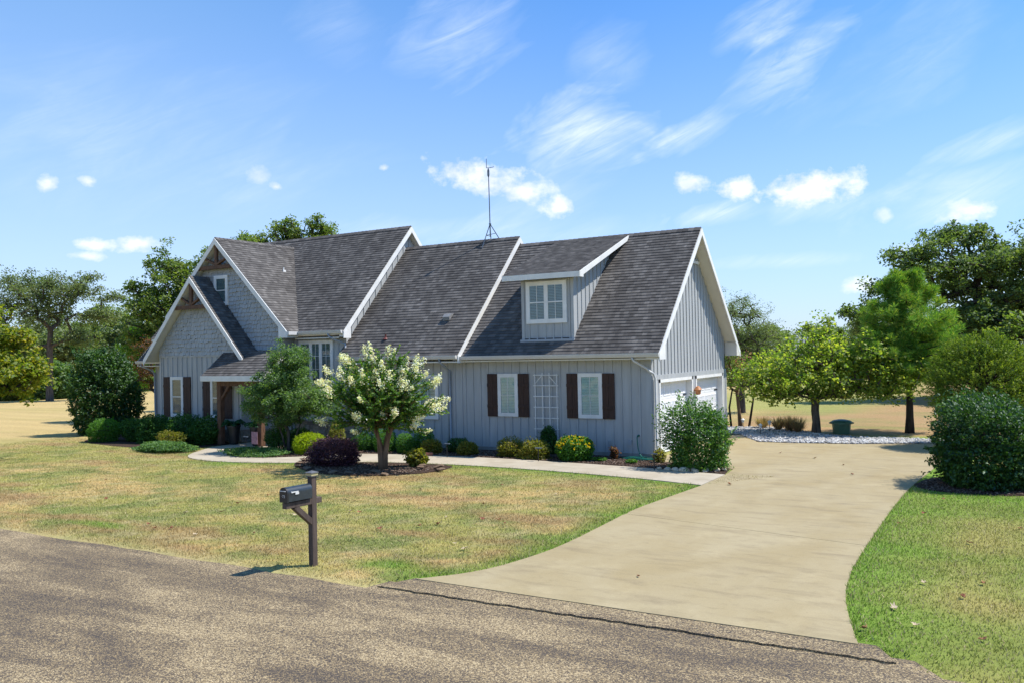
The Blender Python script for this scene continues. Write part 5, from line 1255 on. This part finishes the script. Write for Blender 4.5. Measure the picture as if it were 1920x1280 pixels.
for (x, y, z) in ((-.1, 0, 2.75), (.2, -.3, 2.55), (1.05, .3, 2.45), (.75, .1, 2.3), (-.4, -.3, 2.5), (.4, 0, 2.9)):
    P = rs.normal(size=(60, 3)) * .11 + np.array([x, y, z]); npmesh('flower_cluster', leaf_quads(P, .05, rs, .2, .9), quads(60), L_['pink'], _t)
tree('willow_tree', 'thin airy grey green tree rising behind the garage gable', 'tree', (-2.6, 18.5, 0),
     [(0, 0, -.1), (0, 0, 1.0), (.1, 0, 2.0), (.1, 0, 3.0)], .14, [(-.1, 0, 4.1, 1.7, 1.6, 1.6, 120), (.9, .6, 3.4, 1.1, 1.2, 1.2, 50), (-.8, 0, 3.0, 1.2, 1.2, 1.2, 50), (.1, 0, 5.3, .8, .8, .65, 24)], .42, 60, .10, 'oak_grey', 'bark', 16, tip=.009, tstart=3, aspect=.35)
# left side
tree('oak_tree', 'broad open oak with long bare limbs far off at the left', 'tree', (-61.5, 17.8, 0),
     [(0, 0, -.1), (0, 0, 1.5), (.1, 0, 3.0), (.1, 0, 4.6), (.3, 0, 6.0)], .28,
     [(-1.6, -.8, 9.4, 2.9, 2.6, 1.5, 70), (1.6, 1, 9.3, 2.6, 2.4, 1.3, 55), (-3.8, -2.2, 7.6, 1.9, 1.6, 1.2, 36), (3.7, 2.2, 6.9, 1.7, 1.4, .6, 26), (4.7, 2.8, 8.6, 1.1, 1, .5, 12), (.2, 0, 7.4, 2.5, 2.3, 1.2, 45), (-4.6, -2.8, 5.2, 1.9, 1.5, 1.2, 30), (2.0, 1.2, 5.2, 1.5, 1.4, .8, 20), (-2.4, -1.4, 4.2, 1.8, 1.5, 1.1, 25), (3.2, 2, 10.3, .8, .8, .3, 7)],
     .80, 48, .19, 'oak_grey', 'bark', 17, tip=.022, tstart=4, shell=.5, flat=.6)
tree('oak_tree', 'yellowing oak leaning into the left edge of the picture', 'tree', (-21.4, -9.4, 0),
     [(0, 0, -.1), (0, 0, 1.0), (.05, 0, 2.0), (0, 0, 3.2)], .16,
     [(0, 0, 4.0, 2.4, 2.2, 1.7, 130), (1.7, 1.0, 2.9, 1.25, 1.2, .75, 62), (1.3, .8, 4.1, 1.1, 1.1, 1.1, 50), (-1.5, -.6, 3.2, 1.3, 1.3, 1.0, 40), (.9, .4, 5.3, .8, .8, .6, 22), (2.2, 1.3, 3.0, .75, .7, .5, 24)],
     .36, 46, .135, 'oak_near', 'bark', 18, tip=.009, tstart=3, aspect=.62, shell=.5)
tree('oak_tree', 'dark leafy tree standing behind the left corner of the house', 'tree', (-29.6, 6.4, 0),
     [(0, 0, -.1), (0, 0, 1.5), (.1, 0, 3.2), (.1, 0, 4.6), (.2, 0, 6.0)], .26,
     [(.3, 0, 6.5, 2.2, 2.2, 2.3, 120), (-1.5, -.9, 5.6, 1.5, 1.5, 1.6, 60), (1.6, 1, 8.2, 1.2, 1.2, 1.1, 40), (-.6, -.4, 8.3, 1.2, 1.2, .9, 34), (1.8, 1, 5.6, 1.5, 1.5, 1.7, 50), (-1.9, -1.1, 4.0, 1.2, 1.2, .9, 34), (2.9, 1.7, 9.4, .75, .7, .6, 16), (-2.2, -1.3, 7.1, .6, .6, .5, 12), (0, 0, 3.6, 1.8, 1.8, .9, 40)],
     .50, 46, .165, 'mid', 'bark', 19, tip=.014, tstart=4, shell=.42)
tree('oak_tree', 'treetop showing above the main ridge left of the antenna', 'tree', (-30.4, 15.4, 0),
     [(0, 0, -.1), (0, 0, 3), (0, 0, 6), (.1, 0, 8.5)], .3, [(-1.9, -1.2, 10.4, .9, .9, 1.2, 26), (-.4, -.2, 11.0, 1.2, 1.1, 1.3, 50), (1.5, .9, 11.1, .95, .9, 1.2, 40), (0, 0, 9.3, 2.6, 2.4, 1.1, 50), (3.4, 2.0, 9.9, .5, .5, .6, 12)],
     .44, 44, .17, 'mid', 'bark', 20, tip=.015, tstart=3, shell=.5)
pine('pine_tree', 'small bright green pine behind the left corner of the house', (-33.4, 6.2, 0), 4.9, 1.5, 1.6, 23, 'pine_bright', .11, whorl=10, nn=26, ln=.24)
tree('crape_tree', 'reddish leaved small tree tucked against the left corner of the house', 'tree', (-27.3, 3.0, 0),
     [(0, 0, -.05), (0, 0, .8), (.1, 0, 1.5)], .08, [(0, 0, 3.2, 1.3, 1.2, 1.2, 80), (.7, .4, 3.9, .7, .7, .7, 26), (-.6, -.3, 2.3, .9, .9, .6, 24)], .28, 34, .085, 'red', 'bark', 24, tip=.007, tstart=2)
# tree line far off on both sides
lb = ['dark round tree in the far tree line at the left, first from the left edge', 'tall dark tree in the far tree line beside the broad oak', 'greyish tree in the far tree line beyond the green cabinet', 'low olive tree in the far tree line near the pale gate piers',
      'small dark tree in the far tree line over the glossy holly', 'wide tree in the far line just left of the house corner', 'far tree left of the bright green pine', 'bushy far tree between the oak trunk and the piers', 'far pale tree at the end of the field lane', 'far tree partly behind the house corner']
px_l = [(-60, 120, 12.5), (48, 118, 11), (138, 150, 11.5), (170, 170, 12), (215, 140, 12.8), (262, 110, 10.2), (300, 120, 11), (120, 105, 8.5), (192, 200, 15.5), (330, 95, 9)]
def from_px(px, dep):
    """lateral offset from the view axis at a given distance, as a plain ground position"""
    l = (px - 960) / FPX * dep; f2 = Vector((fw.x, fw.y)).normalized(); r2 = Vector((rt.x, rt.y)); p = Vector((CAM.x, CAM.y)) + f2 * dep + r2 * l; return (p.x, p.y)
for i, (px, dep, h) in enumerate(px_l):
    x, y = from_px(px, dep); k = dep / 110
    tree('far_tree', lb[i], 'tree', (x, y, float(gz(x, y)) - .1), [(0, 0, 0), (0, 0, h * .2), (0, 0, h * .4)], .3,
         far_lobes(30 + i, 0, h * .52, h * .42, h * .46, 80, 6, .5), 1.15, 26, .48, 'oak_grey' if i % 2 else 'mid', 'bark_dark', 60 + i, 'far tree line', tip=.04, tstart=2, sides=5)
lb = ['far tree seen between the garage and the thin airy tree', 'far tree behind the faded pink flowering tree', 'far tree behind the left half of the round leaved tree', 'far tree behind the middle of the round leaved tree', 'far tree between the round leaved tree and the pine', 'far tree behind the pine trunk', 'far tree behind the feathery juniper', 'far tree at the right edge beyond the junipers', 'nearer dark tree low behind the pine', 'nearer dark tree low behind the junipers']
px_r = [(1395, 120, 5.6), (1450, 130, 6.4), (1520, 190, 8.5), (1590, 150, 7.8), (1650, 110, 8.0), (1720, 90, 7.8), (1800, 80, 8), (1900, 75, 8.4), (1760, 52, 5.6), (1870, 46, 5.4)]
for i, (px, dep, h) in enumerate(px_r):
    x, y = from_px(px, dep)
    tree('far_tree', lb[i], 'tree', (x, y, float(gz(x, y)) - .1), [(0, 0, 0), (0, 0, h * .15), (0, 0, h * .4)], .25,
         far_lobes(50 + i, 0, h * .5, h * .5, h * .48, 80, 6, .5), .95 if dep > 60 else .6, 26 if dep > 60 else 36, .42 if dep > 60 else .24, 'oak_grey' if i % 2 == 0 else 'mid', 'bark_dark', 80 + i, 'far tree line', tip=.03, tstart=2, sides=5)
def wood(name, label, pts, h, cr, n, leaf, seed):
    rs = np.random.RandomState(seed); P = []
    for i in range(n):
        t = rs.uniform(0, len(pts) - 1.001); k = int(t); f = t - k; a, b_ = pts[k], pts[k + 1]
        px, dp = a[0] + (b_[0] - a[0]) * f, a[1] + (b_[1] - a[1]) * f + rs.uniform(-6, 6)
        x, y = from_px(px, dp); hh = h * (.55 + .75 * float(vnoise(px, dp * 0, .035, seed))); z = rs.rand() ** .8 * hh
        P.append((x, y, z + float(gz(x, y))))
    P = np.array(P); q = np.repeat(P, 24, 0) + rs.normal(size=(len(P) * 24, 3)) * cr * np.array([1, 1, .7])
    o = npmesh(name, leaf_quads(q, cr * .42, rs, .4, .7), quads(len(q)), L_[leaf]); tag(o, label, 'woodland', kind='stuff')
wood('far_woodland', 'continuous far belt of trees closing the view on the right', [(1330, 165), (1600, 190), (1980, 150)], 6.6, 1.1, 1500, 'oak_grey', 5)
wood('far_woodland', 'continuous far belt of trees closing the view on the left', [(-120, 190), (150, 240), (420, 190)], 9.5, 1.5, 1500, 'mid', 6)
wood('field_thicket', 'low green thicket beyond the rear yard on the right', [(1370, 78), (1560, 92), (1750, 80), (1980, 74)], 2.6, .55, 1500, 'mid', 8)
# field shrubs left
lb = ['olive shrub clump at the foot of the broad oak, leftmost', 'yellow green shrub at the foot of the broad oak', 'grey green shrub beside the green utility cabinet', 'yellow green shrub beyond the lane near the gate piers']
for i, (px, dep, r, h, lf) in enumerate([(40, 78, 3.2, 2.6, 'olive'), (82, 78, 2.6, 3.4, 'small'), (112, 80, 1.8, 3.0, 'olive'), (165, 130, 2.2, 3.6, 'olive')]):
    x, y = from_px(px, dep); shrub('field_shrub', lb[i], (x, y, float(gz(x, y)) - .1), r, r, h, lf, 2600, .26, 100 + i, 'shrubs at the edge of the field')

# ---- garden shrubs
shrub('holly_bush', 'tall dark glossy rounded bush left of the house', (-25.75, -.75, 0), 1.30, 1.28, 3.95, 'holly', 14000, .12, 31, bump=.3, lob=9, flatbase=.4)
shrub('holly_bush', 'large glossy dark bush right of the driveway', (8.95, -2.2, .02), 1.20, 1.12, 2.0, 'holly', 15000, .082, 32, bump=.3, flatbase=.1, lob=10)
shrub('holly_bush', 'glossy bush at the front corner of the garage', (2.05, -1.75, .02), .92, .80, 1.85, 'holly2', 9500, .074, 33, bump=.36, flatbase=.12, lob=10)
shrub('clipped_shrub', 'clipped round shrub in front of the tall glossy bush', (-22.6, -3.0, 0), .68, .6, .98, 'box', 5000, .055, 34)
shrub('evergreen_shrub', 'feathery dark shrub at the left end of the row under the window', (-21.2, -2.35, 0), .85, .6, .95, 'darkgreen', 4200, .075, 35, 'dark evergreens under the left windows', bump=.26, dirup=.6)
shrub('evergreen_shrub', 'feathery dark shrub under the left shuttered window', (-19.9, -2.6, 0), .95, .65, 1.12, 'darkgreen', 5200, .08, 36, 'dark evergreens under the left windows', bump=.28, dirup=.6)
shrub('evergreen_shrub', 'feathery dark shrub between the two left shuttered windows', (-18.5, -2.45, 0), .85, .6, 1.05, 'darkgreen', 4600, .08, 37, 'dark evergreens under the left windows', bump=.28, dirup=.6)
shrub('evergreen_shrub', 'feathery dark shrub nearest the left porch post', (-17.5, -2.3, 0), .75, .55, 1.0, 'darkgreen', 4200, .08, 38, 'dark evergreens under the left windows', bump=.3, dirup=.6)
shrub('evergreen_shrub', 'low dark shrub at the left corner of the house', (-22.35, -1.5, 0), .6, .5, .6, 'darkgreen', 2600, .07, 39, 'dark evergreens under the left windows', bump=.3)
shrub('lime_shrub', 'small yellow green shrub in front of the dark evergreens', (-18.0, -3.3, 0), .55, .42, .62, 'olive', 2600, .06, 40, bump=.3)
shrub('spreading_juniper', 'flat blue green spreading juniper left of the curved walk', (-16.9, -4.4, 0), 1.25, .75, .34, 'juniper_flat', 7000, .07, 41, bump=.35, dirup=.2, lob=12)
shrub('spreading_juniper', 'low dark ground cover inside the curve of the walk', (-12.7, -4.0, 0), 1.25, .70, .26, 'juniper_flat', 5500, .06, 42, bump=.3, dirup=.2, lob=12)
shrub('evergreen_shrub', 'dark rounded shrub right of the porch post', (-12.95, -2.7, 0), .48, .45, .82, 'darkgreen', 3200, .055, 43, 'dark shrubs right of the porch')
shrub('evergreen_shrub', 'dark shrub beside the lime shrub under the olive leaved tree', (-12.1, -2.55, 0), .52, .45, .85, 'darkgreen', 3200, .055, 44, 'dark shrubs right of the porch', bump=.28)
shrub('lime_shrub', 'bright lime shrub left of the purple shrub', (-11.1, -3.1, 0), .62, .52, .78, 'lime', 5200, .045, 45, bump=.24)
shrub('lime_shrub', 'upright pale green shrub behind the purple shrub', (-10.35, -2.6, 0), .30, .30, 1.15, 'olive', 2200, .055, 46, bump=.34, dirup=.5)
shrub('clipped_shrub', 'small green shrub just behind the purple shrub at the stone wall', (-9.95, -1.6, 0), .38, .35, .62, 'box', 2200, .045, 47)
shrub('purple_shrub', 'loose dark purple shrub between the mailbox and the flowering tree', (-8.15, -5.1, 0), .90, .66, .86, 'purple', 9500, .055, 48, bump=.34, lob=10)
shrub('clipped_shrub', 'round bright green shrub left of the flowering tree trunk', (-9.05, -1.65, 0), .42, .42, .80, 'box', 4200, .04, 49, 'round green shrubs along the wall', bump=.06)
shrub('clipped_shrub', 'round bright green shrub just right of the flowering tree trunk', (-8.1, -1.75, 0), .32, .32, .68, 'box', 3200, .04, 50, 'round green shrubs along the wall', bump=.06)
shrub('clipped_shrub', 'taller round green shrub right of its twin by the wall', (-7.75, -1.15, 0), .37, .36, .80, 'box', 3600, .04, 51, 'round green shrubs along the wall', bump=.06)
shrub('leafy_plant', 'small light green leafy plant beside the flowering tree trunk', (-5.55, -4.45, .02), .30, .28, .50, 'olive', 700, .10, 52, bump=.3, aspect=.75)
shrub('variegated_shrub', 'yellow green shrub behind the brick, leftmost of those along the walk', (-7.15, -1.55, 0), .40, .36, .46, 'olive', 2600, .055, 53, 'low yellow green shrubs along the walk', bump=.3)
shrub('dark_shrub', 'dark low shrub behind the leftmost yellow green shrub', (-6.5, -.9, 0), .42, .35, .5, 'darkgreen', 2000, .05, 54)
shrub('variegated_shrub', 'yellow green shrub standing alone below the downspout', (-5.85, -1.40, 0), .36, .34, .44, 'olive', 2600, .055, 55, 'low yellow green shrubs along the walk', bump=.26)
shrub('variegated_shrub', 'yellow green shrub below the left shuttered garage window', (-4.25, -1.25, 0), .52, .42, .52, 'olive', 3800, .055, 56, 'low yellow green shrubs along the walk', bump=.3)
shrub('variegated_shrub', 'yellow green shrub with browned tips in front of the trellis', (-3.25, -1.45, 0), .52, .46, .56, 'olive', 4000, .055, 57, 'low yellow green shrubs along the walk', bump=.3)
shrub('climbing_plant', 'dark climbing plant at the foot of the white trellis', (-3.42, -.32, 0), .30, .20, 1.0, 'darkgreen', 2600, .055, 58, bump=.35, dirup=.5)
T = shrub('lantana', 'round bright green bush dotted with yellow flowers', (-1.95, -1.35, 0), .60, .55, .76, 'box', 4200, .07, 59, bump=.12, aspect=.6)
rs = np.random.RandomState(9)
for k in range(64):
    d = rs.normal(size=3); d[2] = abs(d[2]) * .8 + .1; d[1] = -abs(d[1]) if rs.rand() < .7 else d[1]; d /= np.linalg.norm(d)
    c = d * np.array([.60, .55, .38]) + np.array([0, 0, .38]); P = rs.normal(size=(9, 3)) * .016 + c
    npmesh('flower_cluster', leaf_quads(P, .032, rs, .5, .9), quads(9), L_['yellow'], T)
shrub('small_plant', 'small orange tinted plant in the mulch near the outlet box', (-.95, -.75, .02), .12, .12, .38, 'red', 160, .07, 60, bump=.3, cat='plant', aspect=.7)
shrub('small_plant', 'low green tuft in the mulch left of the hose', (-1.15, -1.35, .02), .22, .15, .12, 'box', 500, .04, 61, cat='plant', bump=.3)
shrub('small_plant', 'low green tuft in the mulch in front of the hose', (-.1, -1.45, .02), .18, .13, .12, 'box', 400, .04, 62, cat='plant', bump=.3)
shrub('small_plant', 'small leafy plant at the garage corner beside the big glossy bush', (.55, -.95, .02), .2, .18, .4, 'olive', 500, .055, 63, cat='plant', bump=.3)
def fern(x, y, label, seed):
    rs = np.random.RandomState(seed); T = empty('potted_plant', (x, y, .64), label, 'plant', 'leafy plants in the porch pots'); mb = MB(); V = []
    for k in range(34):
        a = rs.uniform(0, 6.28); l = rs.uniform(.28, .48); h = rs.uniform(.12, .32)
        pts = np.array([[math.cos(a) * l * s, math.sin(a) * l * s, h * math.sin(s * 2.3) ] for s in np.linspace(.05, 1, 12)])
        sd = np.array([-math.sin(a), math.cos(a), 0])
        for j, p in enumerate(pts):
            for q in (-1, 1): V.append((p + sd * q * .035, sd * q + np.array([math.cos(a), math.sin(a), -.2]) * .5))
        mb.tube([tuple(p) for p in pts[::3]], .004, 4)
    P = np.array([v[0] for v in V]); Dd = np.array([v[1] for v in V]); at(T, mb, 'stems', L_['fern'])
    npmesh('leaves', leaf_quads(P, .10, rs, .55, .42, dirs=Dd, jit=.15), quads(len(P)), L_['fern'], T)
fern(-16.15, -1.95, 'leafy green plant in the left porch pot', 1); fern(-14.85, -2.0, 'leafy green plant in the right porch pot', 2)
# dry grasses by the river rock
rs = np.random.RandomState(77)
for i, (x, y, h, lb_) in enumerate([(1.35, 9.7, .62, 'tuft of dry reddish grass behind the garden lights, leftmost'), (1.85, 9.4, .7, 'tuft of dry reddish grass in the middle of the row by the river rock'), (2.25, 9.0, .66, 'tuft of dry reddish grass nearest the round leaved tree'), (.6, 10.2, .55, 'pale dry tuft nearest the flowering tree trunks')]):
    T = empty('dry_grass_tuft', (x, y, 0), lb_, 'ornamental grass', 'dry grasses by the river rock')
    n = 420; a = rs.uniform(0, 6.28, n); l = rs.uniform(.1, .42, n); hh_ = rs.uniform(.4, 1, n) * h
    b0 = np.stack([np.cos(a) * .12 * rs.rand(n), np.sin(a) * .12 * rs.rand(n), np.zeros(n)], 1); b1 = b0 + np.stack([np.cos(a) * l, np.sin(a) * l, hh_], 1); sd = np.stack([-np.sin(a), np.cos(a), a * 0], 1) * .008
    V = np.stack([b0 - sd, b0 * .5 + b1 * .5 + np.array([0, 0, .05]) - sd, b1, b0 * .5 + b1 * .5 + np.array([0, 0, .05]) + sd], 1).reshape(-1, 3); npmesh('blades', V, quads(n), L_['drygrass'], T)

# ---- olive leaved multi-stem tree by the porch
tree('garden_tree', 'grey green small leaved tree growing in front of the porch', 'tree', (-12.2, -3.0, 0),
     [(0, 0, -.03), (0, 0, .35), (.02, 0, .7)], .06, [(0, 0, 2.0, 1.45, 1.25, 1.0, 150), (.1, 0, 2.95, .75, .7, .75, 60), (-.8, -.4, 1.9, .8, .8, .6, 36), (.9, .5, 1.6, .7, .7, .6, 36), (.35, .2, 3.35, .35, .35, .4, 12), (-.3, -.1, 1.3, 1.1, .9, .35, 30)],
     .27, 95, .075, 'small', 'bark', 66, tip=.005, tstart=2, aspect=.5, shell=.42, bare=0)
_t = D.objects['garden_tree']; mb = MB(); mb.tube([(.1, .02, -.03), (.28, .1, .6), (.5, .25, 1.3)], [.035, .028, .015], 7); mb.tube([(-.08, -.02, -.03), (-.2, -.1, .6), (-.45, -.2, 1.3)], [.04, .03, .015], 7); at(_t, mb, 'trunk', M_['bark'], smooth=True)
# ---- crepe myrtle
CMx, CMy = -6.15, -5.25
rs = np.random.RandomState(71)
CT = empty('crepe_myrtle', (CMx, CMy, .02), 'small tree full of white blossom with a pale forked trunk in the stone edged bed', 'tree')
stems = [[(0, 0, -.04), (.0, 0, .35), (-.10, -.02, .8), (-.30, -.08, 1.3)], [(.02, .02, -.04), (.06, .02, .4), (.16, .05, .85), (.32, .12, 1.35)], [(0, .03, -.04), (.02, .05, .45), (.03, .16, .9), (.0, .35, 1.35)], [(-.02, -.02, -.04), (-.04, -.05, .35), (-.02, -.14, .85), (.05, -.35, 1.3)]]
mb = MB()
for s_ in stems: mb.tube(s_, [.11, .085, .06, .042], 9)
# upright arching shoots, leaves in ranks along them, blossom at the tips
tips = []
for i in range(165):
    a = rs.uniform(0, 6.28); s_ = stems[rs.randint(4)][3]; lay = rs.rand()
    q = rs.uniform(-.72, 1.0); R1 = math.sqrt(max(.04, 1 - abs(q) ** 2.2)) * rs.uniform(.82, 1.05) * (1 if q > -.3 else 1)
    if lay > .8: R1 *= .6
    R1 *= rs.uniform(.78, 1.10); ex = math.cos(a) * 1.95 * R1; ey = math.sin(a) * 1.7 * R1; ez = 1.98 + q * (1.35 if q > 0 else 1.25) * rs.uniform(.85, 1.1)
    tips.append(((s_[0], s_[1], s_[2] - .1), (s_[0] * .4 + ex * .5, s_[1] * .4 + ey * .5, 1.35 + (ez - 1.2) * .5), (ex, ey, ez), R1))
PL = []; DL = []
for (p0, p1, p2, R1) in tips:
    p0, p1, p2 = map(np.array, (p0, p1, p2)); cur = []
    for t in np.linspace(0, 1, 6): cur.append((1 - t) ** 2 * p0 + 2 * t * (1 - t) * p1 + t * t * p2)
    mb.tube([tuple(c) for c in cur], [.022, .018, .014, .010, .007, .005], 5)
    for k in range(4):   # side shoots
        t0 = rs.uniform(.35, .95); q0 = (1 - t0) ** 2 * p0 + 2 * t0 * (1 - t0) * p1 + t0 * t0 * p2
        dr_v = (p2 - p1); dr_v /= np.linalg.norm(dr_v) + 1e-6; dv = dr_v * .5 + rs.normal(size=3) * .5; dv[2] += .2; dv /= np.linalg.norm(dv); ln = rs.uniform(.25, .5)
        for t in np.linspace(.1, 1, 14):
            p = q0 + dv * ln * t
            for sgn in (-1, 1):
                sd = np.cross(dv, np.array([0, 0, 1.])); sd /= np.linalg.norm(sd) + 1e-6; PL.append(p + sd * sgn * .03); DL.append(sd * sgn + dv * .5)
    for t in np.linspace(.3, 1, 24):
        p = (1 - t) ** 2 * p0 + 2 * t * (1 - t) * p1 + t * t * p2; sd = rs.normal(size=3); sd /= np.linalg.norm(sd)
        for sgn in (-1, 1): PL.append(p + sd * sgn * .035); DL.append(sd * sgn + (p2 - p1) * .3)
at(CT, mb, 'trunk', M_['bark_smooth'], smooth=True)
PL = np.array(PL); DL = np.array(DL); npmesh('crown', leaf_quads(PL, .092, rs, .35, .5, dirs=DL, jit=.2), quads(len(PL)), L_['crepe'], CT)
for (p0, p1, p2, R1) in tips:
    if rs.rand() < (.52 if p2[2] > 1.8 else .30):
        ax = np.array(p2) - np.array(p1); ax[2] += .3; ax /= np.linalg.norm(ax); n = rs.randint(70, 120); t = rs.rand(n, 1); s0 = rs.uniform(.75, 1.3)
        P = np.array(p2) + ax * (t * .28 * s0 - .04) + rs.normal(size=(n, 3)) * (.052 * (1.15 - t * .7)) * s0
        npmesh('flower_cluster', leaf_quads(P, .052, rs, .2, .9), quads(n), L_['flower'], CT)

# ---- fallen leaves
rs = np.random.RandomState(15); lm = [simple('dry_leaf_brown', (.28, .14, .07), .8, .1, .3, 30), simple('dry_leaf_pale', (.48, .38, .25), .8, .1, .3, 30), simple('dry_leaf_red', (.24, .10, .06), .8, .1, .3, 30)]
spots = [(rs.uniform(-6, 3), rs.uniform(-14, -6)) for _ in range(34)] + [(8.1, -13.9), (8.3, -12.9), (8.6, -13.5), (9.3, -13.7), (9.0, -12.0), (9.2, -11.2), (8.5, -11.5), (9.8, -9.8), (8.9, -8.6), (9.6, -7), (8.0, -6.2), (9.9, -5), (8.2, -4.4), (7.7, -7.4), (2.6, -4.9), (3.6, -4.2), (4.4, 1.5), (3.2, 2.4), (5.9, -1.4), (5.4, .3), (4.9, -12.9), (-3, -4.2), (-9, -12), (-12, -10), (-8, -8.5)]
for i, (x, y) in enumerate(spots):
    if (x > 2.2 and -13 < y < -6) and i < 34: x -= 3
    s = rs.uniform(.04, .085); k = 7; an = np.linspace(0, 2 * math.pi, 2 * k + 1)[:-1]; r = np.where(np.arange(2 * k) % 2, .55, 1.0) * rs.uniform(.8, 1.1, 2 * k)
    vx = np.cos(an) * r * s; vy = np.sin(an) * r * s * .7; vz = rs.uniform(0, .3, 2 * k) * s + np.abs(vx) * .35
    b = MB(); b.add([(0, 0, 0)] + [(a, c, d) for a, c, d in zip(vx, vy, vz)], [(0, j + 1, (j + 1) % (2 * k) + 1) for j in range(2 * k)])
    ci = rs.randint(3); where = 'on the concrete driveway' if (2.4 < x < 7.5 and y > -13.5) else 'on the lawn right of the driveway' if x > 7 else 'on the front lawn right of the mailbox' if x > -1 else 'on the front lawn left of the mailbox'; o = b.build('fallen_leaf', lm[ci]); o.location = (x, y, float(gz(x, y)) + .028); o.rotation_euler = (rs.uniform(-.3, .3), rs.uniform(-.3, .3), rs.uniform(0, 6.28))
    tag(o, ('brown', 'pale tan', 'reddish')[ci] + ' dry curled leaf lying ' + where, 'leaf', 'fallen leaves')
